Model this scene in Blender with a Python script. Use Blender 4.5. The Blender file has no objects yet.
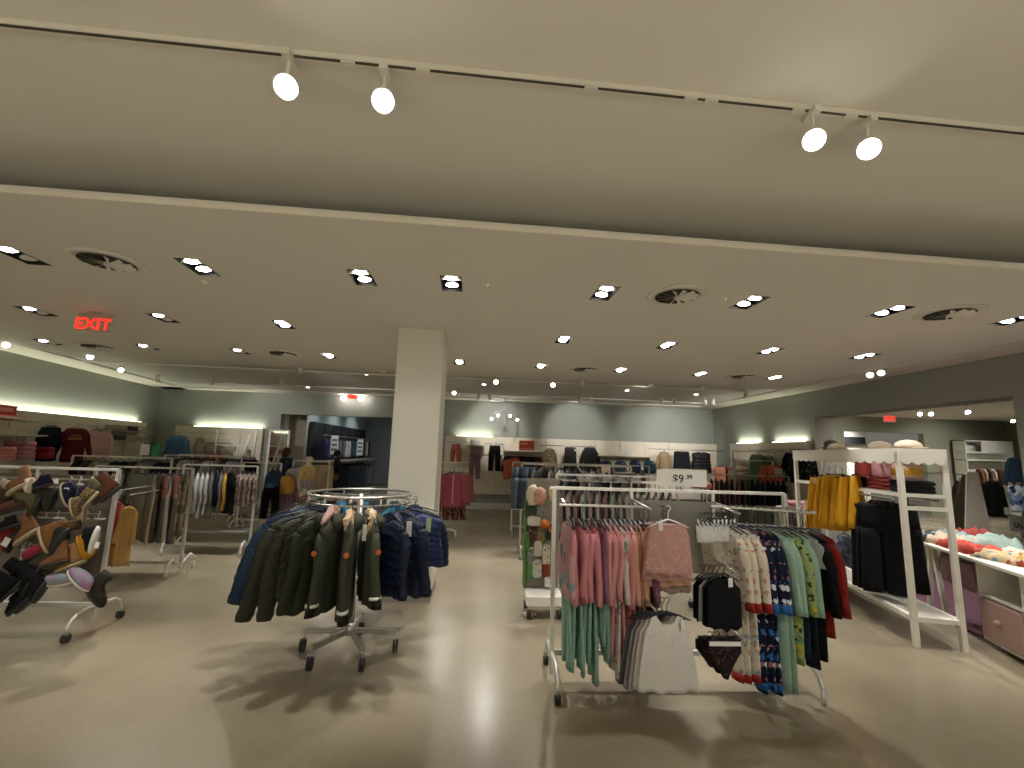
import bpy, bmesh, math, random
from mathutils import Vector, Matrix
PI = math.pi
scn = bpy.context.scene
COL = scn.collection

# ---------------------------------------------------------------- camera, world, exposure
F = 450.0; CH = 1.6
yaw, pitch, roll = math.radians(3.3), math.radians(8.6), math.radians(1.78)
FW = Vector((math.sin(yaw)*math.cos(pitch), math.cos(yaw)*math.cos(pitch), math.sin(pitch)))
r0 = Vector((math.cos(yaw), -math.sin(yaw), 0)); u0 = r0.cross(FW)
RT = r0*math.cos(roll)+u0*math.sin(roll); UP = -r0*math.sin(roll)+u0*math.cos(roll)
CC = Vector((0, 0, CH))
cam = bpy.data.cameras.new('camera'); camo = bpy.data.objects.new('camera', cam); COL.objects.link(camo)
cam.sensor_width = 36; cam.lens = 36*F/1024; cam.clip_start = .05; cam.clip_end = 80
camo.matrix_world = Matrix(((RT.x, UP.x, -FW.x, 0), (RT.y, UP.y, -FW.y, 0), (RT.z, UP.z, -FW.z, CH), (0, 0, 0, 1)))
scn.camera = camo
world = bpy.data.worlds.new('world'); scn.world = world; world.use_nodes = True
bg = world.node_tree.nodes['Background']; bg.inputs[0].default_value = (1, .93, .82, 1); bg.inputs[1].default_value = .12
vs = scn.view_settings
vs.view_transform = 'Standard'; vs.look = 'None'; vs.gamma = 1; vs.use_curve_mapping = False
vs.exposure = 0.33
scn.cycles.use_denoising = True
scn.cycles.max_bounces = 7; scn.cycles.diffuse_bounces = 4; scn.cycles.glossy_bounces = 3
scn.cycles.sample_clamp_indirect = 4
WARM = (1, .97, .94)

def spot(p, tgt, power, ang=100, blend=.7, rad=.05, col=WARM, name='spot_light'):
    l = bpy.data.lights.new(name, 'SPOT'); l.energy = power; l.color = col
    l.spot_size = math.radians(ang); l.spot_blend = blend; l.shadow_soft_size = rad
    o = bpy.data.objects.new(name, l); COL.objects.link(o); o.location = p
    o.rotation_euler = (Vector(tgt)-Vector(p)).to_track_quat('-Z', 'Y').to_euler()
    return o

ZD, ZU, ZF = 2.98, 3.12, 3.27          # dropped, rear and front ceiling heights
P_DOWN, P_TRACK, P_WASH = 110, 90, 85

# ---------------------------------------------------------------- pixel -> point on a real plane
def ray(x, y): return RT*((x-512)/F)+UP*((384-y)/F)+FW
def AY(x, y, Y):
    d = ray(x, y); return CC+d*(Y/d.y)
def AX(x, y, X):
    d = ray(x, y); return CC+d*(X/d.x)
def AZ(x, y, z):
    d = ray(x, y); return CC+d*((z-CH)/d.z)

# ---------------------------------------------------------------- materials
MATS = {}
def _n(nt, t, **k):
    n = nt.nodes.new(t)
    for a, b in k.items(): setattr(n, a, b)
    return n
def mat(name, c, rough=.6, metal=0, emit=0, trans=0, bump=0, pat=None, cs=(), sc=30, spec=.5, alpha=1):
    if name in MATS: return MATS[name]
    m = bpy.data.materials.new(name); m.use_nodes = True; nt = m.node_tree
    b = nt.nodes['Principled BSDF']
    c = (*c, 1)
    b.inputs['Base Color'].default_value = c
    b.inputs['Roughness'].default_value = rough; b.inputs['Metallic'].default_value = metal
    b.inputs['Specular IOR Level'].default_value = spec
    if trans: b.inputs['Transmission Weight'].default_value = trans
    if emit:
        b.inputs['Emission Color'].default_value = c; b.inputs['Emission Strength'].default_value = emit
        if emit > 5: m.cycles.emission_sampling = 'NONE'
    tc = _n(nt, 'ShaderNodeTexCoord')
    if pat:
        L = nt.links.new
        out = None
        if pat in ('floral', 'dots', 'camo', 'leopard', 'speck'):
            v = _n(nt, 'ShaderNodeTexVoronoi'); v.inputs['Scale'].default_value = sc
            nz = _n(nt, 'ShaderNodeTexNoise'); nz.inputs['Scale'].default_value = sc*1.3
            mx = _n(nt, 'ShaderNodeMixRGB'); mx.inputs[0].default_value = .06 if pat != 'camo' else .2
            L(tc.outputs['Object'], nz.inputs[0]); L(tc.outputs['Object'], mx.inputs[1]); L(nz.outputs[1], mx.inputs[2]); L(mx.outputs[0], v.inputs[0])
            cur = None
            if pat == 'camo':
                rp = _n(nt, 'ShaderNodeValToRGB'); rp.color_ramp.interpolation = 'CONSTANT'
                e = rp.color_ramp.elements; e[0].color = c; e[1].position = 1/(len(cs)+1); e[1].color = (*cs[0], 1)
                for i, q in enumerate(cs[1:]):
                    w = e.new((i+2)/(len(cs)+1)); w.color = (*q, 1)
                sp = _n(nt, 'ShaderNodeSeparateColor'); L(v.outputs[1], sp.inputs[0]); L(sp.outputs[0], rp.inputs[0]); out = rp.outputs[0]
            else:
                thr = {'floral': .42, 'dots': .22, 'leopard': .45, 'speck': .3}[pat]
                lt = _n(nt, 'ShaderNodeMath', operation='LESS_THAN'); lt.inputs[1].default_value = thr
                L(v.outputs[0], lt.inputs[0])
                rp = _n(nt, 'ShaderNodeValToRGB'); rp.color_ramp.interpolation = 'CONSTANT'
                e = rp.color_ramp.elements; e[0].color = (*cs[0], 1); e[1].position = 1/len(cs); e[1].color = (*cs[-1], 1)
                for i, q in enumerate(cs[1:-1]):
                    w = e.new((i+2)/len(cs)); w.color = (*q, 1)
                sp = _n(nt, 'ShaderNodeSeparateColor'); L(v.outputs[1], sp.inputs[0]); L(sp.outputs[0], rp.inputs[0])
                m2 = _n(nt, 'ShaderNodeMixRGB'); L(lt.outputs[0], m2.inputs[0]); m2.inputs[1].default_value = c; L(rp.outputs[0], m2.inputs[2]); out = m2.outputs[0]
        elif pat in ('hstripe', 'vstripe'):
            s = _n(nt, 'ShaderNodeSeparateXYZ'); L(tc.outputs['Object'], s.inputs[0])
            a = _n(nt, 'ShaderNodeMath', operation='MULTIPLY'); a.inputs[1].default_value = sc; L(s.outputs[2 if pat == 'hstripe' else 0], a.inputs[0])
            f = _n(nt, 'ShaderNodeMath', operation='FRACT'); L(a.outputs[0], f.inputs[0])
            lt = _n(nt, 'ShaderNodeMath', operation='LESS_THAN'); lt.inputs[1].default_value = .4; L(f.outputs[0], lt.inputs[0])
            m2 = _n(nt, 'ShaderNodeMixRGB'); L(lt.outputs[0], m2.inputs[0]); m2.inputs[1].default_value = c; m2.inputs[2].default_value = (*cs[0], 1); out = m2.outputs[0]
        elif pat == 'two':     # colour changes below a height (sc = local z)
            s = _n(nt, 'ShaderNodeSeparateXYZ'); L(tc.outputs['Object'], s.inputs[0])
            lt = _n(nt, 'ShaderNodeMath', operation='LESS_THAN'); lt.inputs[1].default_value = sc; L(s.outputs[2], lt.inputs[0])
            m2 = _n(nt, 'ShaderNodeMixRGB'); L(lt.outputs[0], m2.inputs[0]); m2.inputs[1].default_value = c; m2.inputs[2].default_value = (*cs[0], 1); out = m2.outputs[0]
        elif pat == 'mottle':
            nz = _n(nt, 'ShaderNodeTexNoise'); nz.inputs['Scale'].default_value = sc; nz.inputs['Detail'].default_value = 5; L(tc.outputs['Object'], nz.inputs[0])
            rp = _n(nt, 'ShaderNodeValToRGB'); e = rp.color_ramp.elements; e[0].position = .35; e[0].color = c; e[1].position = .65; e[1].color = (*cs[0], 1)
            L(nz.outputs[0], rp.inputs[0]); out = rp.outputs[0]
        if out: L(out, b.inputs['Base Color'])
    if bump:
        nz = _n(nt, 'ShaderNodeTexNoise'); nz.inputs['Scale'].default_value = 35; nz.inputs['Detail'].default_value = 3
        bp = _n(nt, 'ShaderNodeBump'); bp.inputs['Strength'].default_value = bump; bp.inputs['Distance'].default_value = .02
        nt.links.new(tc.outputs['Object'], nz.inputs[0]); nt.links.new(nz.outputs[0], bp.inputs['Height']); nt.links.new(bp.outputs[0], b.inputs['Normal'])
    MATS[name] = m
    return m
def hx(s):
    v = [int(s[i:i+2], 16)/255 for i in (0, 2, 4)]
    return tuple(q/12.92 if q <= .04045 else ((q+.055)/1.055)**2.4 for q in v)
def fab(h, **k):            # plain or patterned cloth from a hex colour
    key = 'cloth_'+h+''.join(f'{a}{b}' for a, b in sorted(k.items()))
    if 'cs' in k: k = dict(k, cs=[hx(q) for q in k['cs']])
    return mat(key, hx(h), rough=k.pop('rough', .85), bump=k.pop('bump', .35), spec=.25, **k)

M_steel = mat('brushed_steel', (.55, .53, .48), .32, .9)
M_alu = mat('satin_aluminium', (.74, .72, .67), .4, .5)
M_white = mat('white_paint', hx('e8e4d8'), .5)
M_cream = mat('cream_laminate', hx('ddd2bd'), .55, pat='mottle', cs=[hx('e2d8c6')], sc=6)
M_black = mat('black_plastic', (.012, .012, .014), .4)
M_rubber = mat('dark_rubber', (.03, .03, .035), .7)
M_card = mat('white_card', hx('e6e4de'), .7)
M_lamp = mat('lit_lamp', (1, .95, .88), emit=22)
M_skin = mat('skin', hx('b98467'), .6)
M_dummy = mat('mannequin_shell', hx('e8dcc0'), .4)
M_clear = mat('clear_plastic', (.95, .95, .93), .08, trans=.85)
M_grey = mat('grey_laminate', hx('8f8a7e'), .55)

# ---------------------------------------------------------------- mesh helpers
def tagp(o, label=None, cat=None, group=None, kind=None):
    if label: o['label'] = label
    if cat: o['category'] = cat
    if group: o['group'] = group
    if kind: o['kind'] = kind
    return o
def obj(name, bm, m, parent=None, smooth=False, loc=None, rz=0):
    if isinstance(bm, bmesh.types.BMesh):
        bmesh.ops.recalc_face_normals(bm, faces=bm.faces)
        me = bpy.data.meshes.new(name); bm.to_mesh(me); bm.free()
        for k in (m if isinstance(m, (list, tuple)) else [m]): me.materials.append(k)
        if smooth:
            me.shade_smooth()
    else: me = bm
    o = bpy.data.objects.new(name, me); COL.objects.link(o)
    if parent: o.parent = parent
    if loc is not None: o.location = loc
    if rz: o.rotation_euler.z = rz
    return o
def empty(name, loc, rz=0, **k):
    o = bpy.data.objects.new(name, None); COL.objects.link(o); o.location = loc; o.rotation_euler.z = rz
    o.empty_display_size = .1
    return tagp(o, **k)
def copy_tree(o, parent=None, loc=None, rot=None):
    c = o.copy(); COL.objects.link(c)
    if parent: c.parent = parent
    if loc is not None: c.location = loc
    if rot is not None: c.rotation_euler = rot
    for ch in list(o.children): copy_tree(ch, c)
    return c
def B(): return bmesh.new()
def box(bm, a, b, bev=0, mi=0):
    x0, y0, z0 = a; x1, y1, z1 = b
    v = [bm.verts.new(p) for p in ((x0,y0,z0),(x1,y0,z0),(x1,y1,z0),(x0,y1,z0),(x0,y0,z1),(x1,y0,z1),(x1,y1,z1),(x0,y1,z1))]
    fs = [bm.faces.new([v[i] for i in q]) for q in ((0,3,2,1),(4,5,6,7),(0,1,5,4),(1,2,6,5),(2,3,7,6),(3,0,4,7))]
    for f in fs: f.material_index = mi
    if bev:
        es = list({e for f in fs for e in f.edges})
        bmesh.ops.bevel(bm, geom=es, offset=bev, segments=1, affect='EDGES', profile=.5)
    return bm
def quad(bm, *ps, mi=0):
    f = bm.faces.new([bm.verts.new(p) for p in ps]); f.material_index = mi
def frame(d):
    d = d.normalized(); a = Vector((0, 0, 1)) if abs(d.z) < .9 else Vector((0, 1, 0))
    x = a.cross(d).normalized(); return x, d.cross(x)
def tube(bm, pts, r, n=8, closed=False, mi=0, sq=1, caps=True):
    pts = [Vector(p) for p in pts]; rings = []; N = len(pts)
    rr = r if isinstance(r, (list, tuple)) else [r]*N
    prev = None
    for i, p in enumerate(pts):
        if closed: d = pts[(i+1) % N]-pts[i-1]
        else: d = pts[min(i+1, N-1)]-pts[max(i-1, 0)]
        d = d.normalized()
        if prev is None: x, y = frame(d)
        else:
            x = (prev-d*prev.dot(d))
            x = x.normalized() if x.length > 1e-4 else frame(d)[0]
            y = d.cross(x)
        prev = x
        rings.append([bm.verts.new(p+x*math.cos(2*PI*k/n+PI/n)*rr[i]+y*math.sin(2*PI*k/n+PI/n)*rr[i]*sq) for k in range(n)])
    for i in range(N if closed else N-1):
        a, b = rings[i], rings[(i+1) % N]
        for k in range(n):
            f = bm.faces.new((a[k], a[(k+1) % n], b[(k+1) % n], b[k])); f.material_index = mi
    if not closed and caps:
        bm.faces.new(rings[0][::-1]).material_index = mi; bm.faces.new(rings[-1]).material_index = mi
    return bm
def bar(bm, a, b, w, h=None, mi=0):      # rectangular bar between points
    a, b = Vector(a), Vector(b); h = h or w; d = (b-a); x, y = frame(d)
    v = []
    for p in (a, b):
        for s, t in ((-1,-1),(1,-1),(1,1),(-1,1)): v.append(bm.verts.new(p+x*s*w/2+y*t*h/2))
    for q in ((3,2,1,0),(4,5,6,7),(0,1,5,4),(1,2,6,5),(2,3,7,6),(3,0,4,7)):
        bm.faces.new([v[i] for i in q]).material_index = mi
    return bm
def lathe(bm, prof, n=20, c=(0, 0, 0), mi=0):
    rings = []
    for r, z in prof:
        rings.append([bm.verts.new((c[0]+r*math.cos(2*PI*k/n), c[1]+r*math.sin(2*PI*k/n), c[2]+z)) for k in range(n)])
    for a, b in zip(rings, rings[1:]):
        for k in range(n):
            bm.faces.new((a[k], a[(k+1) % n], b[(k+1) % n], b[k])).material_index = mi
    bm.faces.new(rings[0][::-1]).material_index = mi; bm.faces.new(rings[-1]).material_index = mi
    return bm
def loft(bm, rings, cap=True, mi=0):
    vs_ = [[bm.verts.new(p) for p in r] for r in rings]; n = len(vs_[0])
    for a, b in zip(vs_, vs_[1:]):
        for k in range(n): bm.faces.new((a[k], a[(k+1) % n], b[(k+1) % n], b[k])).material_index = mi
    if cap:
        bm.faces.new(vs_[0][::-1]).material_index = mi; bm.faces.new(vs_[-1]).material_index = mi
    return vs_

# ---------------------------------------------------------------- garments: local origin = where the hook meets the rail
def sgnp(v, p): return math.copysign(abs(v)**p, v)
def body(bm, W, L, T=.03, drop=.05, flare=1.05, neck=.07, puff=0, fold=.008, k=3, seed=0, zt=-.10, dip=.05, n=None, arm=.9, z2=None, tk=0):
    m = 28; n = n or (26 if puff else 11); rd = random.Random(seed); ph = rd.random()*6; ph2 = rd.random()*6
    vv = []
    for j in range(n+1):
        s = j/n
        w = W*(1-(1-arm)*min(1, s/.2)) if s < .25 else W*(arm+(flare-arm)*((s-.25)/.75)**.9)
        if tk: w = W*(tk+(arm-tk)*min(1, s/.2)**2.2) if s < .2 else W*(arm+(flare-arm)*((s-.2)/.8)**.8)
        t = T*(.35+.65*min(1, s/.18))
        if puff: t *= 1+.28*abs(math.sin(s*puff*PI)); w *= 1+.05*abs(math.sin(s*puff*PI))
        row = []
        for i in range(m):
            th = 2*PI*i/m; x = w*sgnp(math.cos(th), .85); y = t*sgnp(math.sin(th), .7)
            u = x/w
            zt_ = zt-drop*abs(u)**1.3
            nx = neck/W
            if abs(u) < nx: zt_ -= (dip if y < 0 else dip*(.75 if tk else .3))*(1-abs(u/nx)**(4 if tk else 2))
            zb = zt-L+.006*math.sin(u*4+ph2)+.007*math.sin(u*11+ph)
            y += fold*s*math.sin(u*k*PI+ph)*(1+.4*math.sin(s*4+ph2))
            row.append(bm.verts.new((x, y, zt_*(1-s)+zb*s)))
        vv.append(row)
    for a, b in zip(vv, vv[1:]):
        for i in range(m): bm.faces.new((a[i], a[(i+1) % m], b[(i+1) % m], b[i]))
    for row in (vv[0], vv[-1]):
        h = m//2
        for i in range(h):
            a, b, c, d = row[i], row[(i+1) % m], row[(m-i-1) % m], row[(m-i) % m]
            q = []
            for t_ in (a, b, c, d):
                if t_ not in q: q.append(t_)
            if len(q) > 2:
                try: bm.faces.new(q)
                except ValueError: pass
    return bm
def sleeve(bm, sx, W, L, a0=.35, a1=.12, r0=.06, r1=.04, zs=-.16, puff=0, flat=.55, y0=0, part=(0, 1), grow=1.0, fwd=0):
    n = 16 if puff else 8; m = 12; rings = []; pts = []
    p = Vector((sx*(W-r0*.55), y0, zs)); st = L/n
    for j in range(n+1):
        pts.append(p.copy()); s = j/n; a = a0*(1-s)+a1*s
        p = p+Vector((sx*math.sin(a), -fwd*s, -math.cos(a))).normalized()*st
    for j in range(n+1):
        s = j/n
        if s < part[0]-1e-6 or s > part[1]+1e-6: continue
        a = a0*(1-s)+a1*s; r = (r0*(1-s)+r1*s)*grow*(.45 if j == 0 else (.85 if s < .13 else 1))
        if puff: r *= 1+.2*abs(math.sin(s*puff*PI))
        ux = Vector((sx*math.cos(a), 0, math.sin(a)))
        fq = 0 if puff else .13
        rings.append([pts[j]+Vector((sx*.008*math.sin(s*7+L*40), .01*math.sin(s*5+L*70), 0))+ux*r*(1+fq*math.cos(3*2*PI*i/m+s*3+L*30))*math.cos(2*PI*i/m)+Vector((0, 1, 0))*r*flat*(1+fq*math.sin(4*2*PI*i/m+s*2))*math.sin(2*PI*i/m) for i in range(m)])
    loft(bm, rings); return bm
def hanger_mesh(W=.16, clip=False, zt=-.10, big=1):
    bm = B(); r = .017
    pts = [(r*math.cos(a), 0, r*math.sin(a)-.002) for a in [PI*1.0-i*PI*1.25/8 for i in range(9)]]
    pts = [(-x, y, z) for x, y, z in pts][::-1]
    tube(bm, [(0, 0, zt+.01), (0, 0, -.035)]+[(r*math.sin(q), 0, -r*math.cos(q)*1.0-.001+0) for q in (.3, 1, 1.8, 2.6, 3.4, 4.2)], .0028*big, 6)
    if clip:
        bar(bm, (-W, 0, zt+.012), (W, 0, zt+.012), .008, .012)
        for s in (-1, 1): box(bm, (s*W*.85-.012, -.012, zt-.022), (s*W*.85+.012, .012, zt+.02), .003)
    else:
        tube(bm, [(-W*.92, 0, zt-.04), (-W*.5, 0, zt-.012), (0, 0, zt+.012), (W*.5, 0, zt-.012), (W*.92, 0, zt-.04)], [.006, .009, .011, .009, .006], 6, sq=.6)
    return bm
def pants_mesh(W, L, flare=.8, T=.028, zt=-.10, seed=0, split=.3, gap=.02, fold=.006):
    bm = B(); rd = random.Random(seed); ph = rd.random()*6; m = 16
    z0 = zt; zc = zt-L*split
    rings = []
    for s in (0, .06, .5, 1):
        w = W*(.86+.14*s); t = T*(.6+.4*s)
        rings.append([Vector((w*sgnp(math.cos(2*PI*i/m), .85), t*sgnp(math.sin(2*PI*i/m), .7), z0+(zc-z0)*s)) for i in range(m)])
    loft(bm, rings)
    for sx in (-1, 1):
        rings = []
        for j in range(8):
            s = j/7; w = (W*.5)*(1-s)+(W*.5*flare)*s; cx = sx*(W*.5+gap*s)
            rings.append([Vector((cx+w*math.cos(2*PI*i/m), (T*.95)*(1+.18*math.cos(3*2*PI*i/m+ph+s*2))*sgnp(math.sin(2*PI*i/m), .8)+fold*math.sin(3*cx/W+ph+s*3+2*math.cos(2*PI*i/m)), zc+.03-(L*(1-split)+.03)*s)) for i in range(m)])
        loft(bm, rings)
    return bm
def skirt_mesh(W, L, flare=1.5, T=.03, k=7, zt=-.1, seed=0, amp=.012):
    bm = B(); m = 48; rings = []; ph = seed*1.7
    for j in range(9):
        s = j/8; w = W*(1+(flare-1)*s**.8); t = T*(.6+.9*s)
        rings.append([Vector((w*sgnp(math.cos(a), .9), t*sgnp(math.sin(a), .8)+amp*(.3+s)*math.sin(k*2*a+ph), zt-L*s+.006*math.sin(k*2*a)*s)) for a in [2*PI*i/m for i in range(m)]])
    loft(bm, rings); return bm
MC = {}
def cached(key, fn, mt, smooth=True):
    key = key+(mt.name if not isinstance(mt, (list, tuple)) else tuple(q.name for q in mt),)
    if key not in MC:
        bm = fn(); bmesh.ops.recalc_face_normals(bm, faces=bm.faces)
        me = bpy.data.meshes.new(key[0]); bm.to_mesh(me); bm.free()
        for q in (mt if isinstance(mt, (list, tuple)) else [mt]): me.materials.append(q)
        if smooth: me.shade_smooth()
        MC[key] = me
    return MC[key]
def tag_card(parent, p, w=.035, h=.055, rz=0, m=None):
    bm = B(); box(bm, (-w/2, -.0015, -h), (w/2, .0015, 0)); tube(bm, [(0, 0, 0), (.004, 0, .03)], .001, 4)
    return obj('price_tag', cached(('price_tag', w, h), lambda: bm, m or M_card, False), None, parent, loc=p, rz=rz)
def garment(kind, mt, loc, rz=0, label='', cat='top', group=None, W=.16, L=.42, name=None, seed=0, hang='hanger', rx=0, tag=None,
            sl=None, a0=.35, a1=.12, lower=None, lowerL=.55, lowerW=None, cuff=None, hood=None, hm=None, T=.022, **k):
    """one hanging garment; the root is its main cloth, the rest are its parts"""
    sd = seed % 5
    zt = k.pop('zt', -.10)
    if kind in ('tee', 'long', 'jacket', 'puffer', 'dress', 'tank', 'vest'):
        puff = k.pop('puff', 9 if kind == 'puffer' else 0)
        sleeveL = sl if sl is not None else {'tee': .15, 'long': L*.95, 'jacket': L*.85, 'puffer': L*.82, 'dress': .12, 'tank': 0, 'vest': 0}[kind]
        r0 = k.pop('r0', .075 if kind in ('puffer', 'jacket') else .052); r1 = k.pop('r1', .055 if kind in ('puffer', 'jacket') else .036)
        kk = dict(k)
        if kind == 'dress': kk.setdefault('flare', 1.5); kk.setdefault('k', 6); kk.setdefault('fold', .016)
        if kind == 'tank': kk.setdefault('neck', .6*W); kk.setdefault('drop', .02); kk.setdefault('arm', .86); kk.setdefault('dip', .09); kk.setdefault('tk', .66); kk.setdefault('n', 15)
        fw = k.pop('fwd', 0); kk.pop('fwd', None)
        zs = zt-kk.get('drop', .05)-r0*.35
        def fn():
            bm = B(); body(bm, W, L, T=T, puff=puff, seed=sd, zt=zt, **kk)
            if sleeveL:
                for s in (-1, 1): sleeve(bm, s, W, sleeveL, a0, a1, r0, r1, zs, puff and puff+1, fwd=fw)
            return bm
        key = (kind, W, L, T, sleeveL, a0, a1, puff, sd, r0, r1, zt, fw)+tuple(sorted(kk.items()))
        me = cached(key, fn, mt)
        o = obj(name or {'tee': 't_shirt', 'long': 'long_sleeved_top', 'jacket': 'jacket', 'puffer': 'padded_coat', 'dress': 'dress', 'tank': 'tank_top', 'vest': 'vest'}[kind], me, None, None, loc=loc, rz=rz)
        if cuff:
            for s in (-1, 1):
                obj('cuff', cached(('cuff', s)+key, lambda: sleeve(B(), s, W, sleeveL, a0, a1, r0, r1, zs, 0, part=(.87, 1), grow=1.06), cuff), None, o)
        if hood:
            hb = B(); rn = []
            for j in range(7):
                s = j/6; rr = .075*math.sin(PI*(.12+.8*s))
                rn.append([Vector((rr*1.15*math.cos(2*PI*i/12), .035+rr*.8*math.sin(2*PI*i/12), zt-.13*s+.02)) for i in range(12)])
            loft(hb, rn); obj('hood', hb, hood if not isinstance(hood, tuple) else hood[0], o, True)
            if isinstance(hood, tuple):
                fb = B(); rd = random.Random(seed)
                pts = [(.085*math.cos(a), -.01-.02*math.sin(a), zt-.055-.075*math.sin(a)) for a in [PI+.15+i*(PI*2-.3-PI)/8 for i in range(9)]]
                pts = [(.09*math.cos(a), -.015, zt-.045+.08*math.sin(a)) for a in [2*PI*i/14 for i in range(14)]]
                tube(fb, pts, [.022+.012*rd.random() for _ in pts], 9, closed=True)
                for v in list(fb.verts): v.co += Vector((rd.uniform(-1, 1), rd.uniform(-1, 1), rd.uniform(-1, 1)))*.013
                obj('fur_trim', fb, hood[1], o, False)
        if lower:
            lw = lowerW or W*.72
            obj('trousers', cached(('trousers', lw, lowerL, sd), lambda: pants_mesh(lw, lowerL, .75, T*.8, zt-L*.75, sd, .25), lower), None, o)
    elif kind == 'pants':
        fl = k.get('flare', .8)
        o = obj(name or 'trousers', cached((kind, W, L, fl, T, sd, zt), lambda: pants_mesh(W, L, fl, T, zt, sd), mt), None, loc=loc, rz=rz)
    elif kind == 'skirt':
        fl = k.get('flare', 1.5); kf = k.get('k', 7)
        o = obj(name or 'skirt', cached((kind, W, L, fl, T, sd, zt, kf), lambda: skirt_mesh(W, L, fl, T, kf, zt, sd), mt), None, loc=loc, rz=rz)
    elif kind == 'bralette':
        def fn():
            bm = B(); m = 24; rn = []
            for j in range(5):
                s = j/4
                rn.append([Vector((W*math.cos(a)*(1-.05*s), .014*math.sin(a)*(1+.8*math.sin(PI*s)*abs(math.sin(2*a))), zt-.06-.09*s+.03*math.cos(2*a)*(1-s)*abs(math.cos(a)))) for a in [2*PI*i/m for i in range(m)]])
            loft(bm, rn)
            for s in (-1, 1): tube(bm, [(s*W*.8, 0, zt), (s*W*.6, -.01, zt-.08)], .006, 6)
            return bm
        o = obj(name or 'bralette', cached((kind, W, zt), fn, mt), None, loc=loc, rz=rz)
    elif kind == 'briefs':
        def fn():
            bm = B(); m = 24; rn = []
            for j in range(7):
                s = j/6; w = W*(1-.02*s) if s < .35 else W*(1-.85*((s-.35)/.65)**.8)
                rn.append([Vector((w*math.cos(a), .022*math.sin(a), zt-L*s)) for a in [2*PI*i/m for i in range(m)]])
            loft(bm, rn); return bm
        o = obj(name or 'briefs', cached((kind, W, L, zt), fn, mt), None, loc=loc, rz=rz)
    if rx: o.rotation_euler = (0, rx, rz)
    tagp(o, label, cat, group)
    if hang:
        cl = hang == 'clip' or kind in ('pants', 'skirt', 'briefs')
        obj('hanger', cached(('hanger', round(W, 2), cl, zt), lambda: hanger_mesh(W*(.8 if cl else 1), cl, zt), hm or M_black), None, o)
    if tag: tag_card(o, Vector(tag), rz=.3)
    return o
ORD = ['first', 'second', 'third', 'fourth', 'fifth', 'sixth', 'seventh', 'eighth', 'ninth', 'tenth', 'eleventh', 'twelfth', 'thirteenth', 'fourteenth', 'fifteenth', 'sixteenth', 'seventeenth', 'eighteenth', 'nineteenth', 'twentieth']
def fit(kind, x0, y0, x1, y1, Y, mt, label, cat='top', group=None, wx=1.0, **k):
    """garment facing the aisle that spans this much of the rail at depth Y (y0 = rail)"""
    p = AY((x0+x1)/2, y0, Y); w = (AY(x1, y0, Y)-AY(x0, y0, Y)).x/2*wx; bot = AY((x0+x1)/2, y1, Y).z
    zt = k.pop('zt', -.07)
    return garment(kind, mt, p, k.pop('rz', 0), label, cat, group, W=w, L=max(.08, p.z+zt-bot), zt=zt, **k)
def caster(parent, x, y, r=.035, m=None):
    bm = B(); n = 16
    for s in (-.012, .012):
        rg = [[Vector((x+s*.9+dx, y+rr*math.cos(2*PI*i/n), r+rr*math.sin(2*PI*i/n))) for i in range(n)] for dx, rr in ((-.008, r*.8), (-.006, r), (.006, r), (.008, r*.8))]
        loft(bm, rg)
    c = obj('caster', bm, m or M_rubber, parent, True)
    b2 = B(); tube(b2, [(x, y, r), (x, y, r*2.15)], .01, 8); bar(b2, (x-.022, y, r*1.9), (x+.022, y, r*1.9), .03, .012)
    obj('caster_fork', b2, M_steel, c)
    return c
def sign_card(name, loc, w, h, m, text, tm, size, label, cat='sign', rz=0, rx=0, stand=None, group=None, tz=0, y=-.004):
    r = empty(name, loc, rz, label=label, cat=cat, group=group); r.rotation_euler.x = rx
    bm = B(); box(bm, (-w/2, -.003, 0), (w/2, .003, h), .001); obj('card', bm, m, r)
    if stand:
        b = B(); box(b, (-.012, -.01, -stand), (.012, .01, .004)); obj('holder', b, M_steel, r)
    for i, t in enumerate(text if isinstance(text, list) else [(text, size, 0, h*.32+tz)]):
        tx, sz, ox, oz = t
        cu = bpy.data.curves.new('lettering', 'FONT'); cu.body = tx; cu.size = sz; cu.align_x = 'CENTER'; cu.extrude = .0006; cu.offset = .0015
        cu.materials.append(tm); o = bpy.data.objects.new('lettering', cu); COL.objects.link(o); o.parent = r
        o.location = (ox, y, oz); o.rotation_euler.x = PI/2
    return r

# ---------------------------------------------------------------- the room
def struct(name, bm, m, parent=None, **k):
    o = obj(name, bm, m, parent, **k)
    if not parent: o['kind'] = 'structure'
    return o
M_wall = mat('grey_green_wall', hx('9a9d94'), .8, spec=.3)
M_ceil = mat('warm_white_ceiling', hx('e3dfd6'), .9, spec=.2)
M_ceil2 = mat('lighter_white', hx('ece6d8'), .85, spec=.2)
M_floor = bpy.data.materials.new('polished_concrete'); M_floor.use_nodes = True
nt = M_floor.node_tree; b = nt.nodes['Principled BSDF']; tc = _n(nt, 'ShaderNodeTexCoord')
n1 = _n(nt, 'ShaderNodeTexNoise'); n1.inputs['Scale'].default_value = .9; n1.inputs['Detail'].default_value = 6
n2 = _n(nt, 'ShaderNodeTexNoise'); n2.inputs['Scale'].default_value = 40; n2.inputs['Detail'].default_value = 3
nt.links.new(tc.outputs['Object'], n1.inputs[0]); nt.links.new(tc.outputs['Object'], n2.inputs[0])
rp = _n(nt, 'ShaderNodeValToRGB'); e = rp.color_ramp.elements
e[0].position = .3; e[0].color = (*hx('8b806a'), 1); e[1].position = .7; e[1].color = (*hx('9d927b'), 1)
nt.links.new(n1.outputs[0], rp.inputs[0])
mx = _n(nt, 'ShaderNodeMixRGB', blend_type='OVERLAY'); mx.inputs[0].default_value = .12
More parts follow.
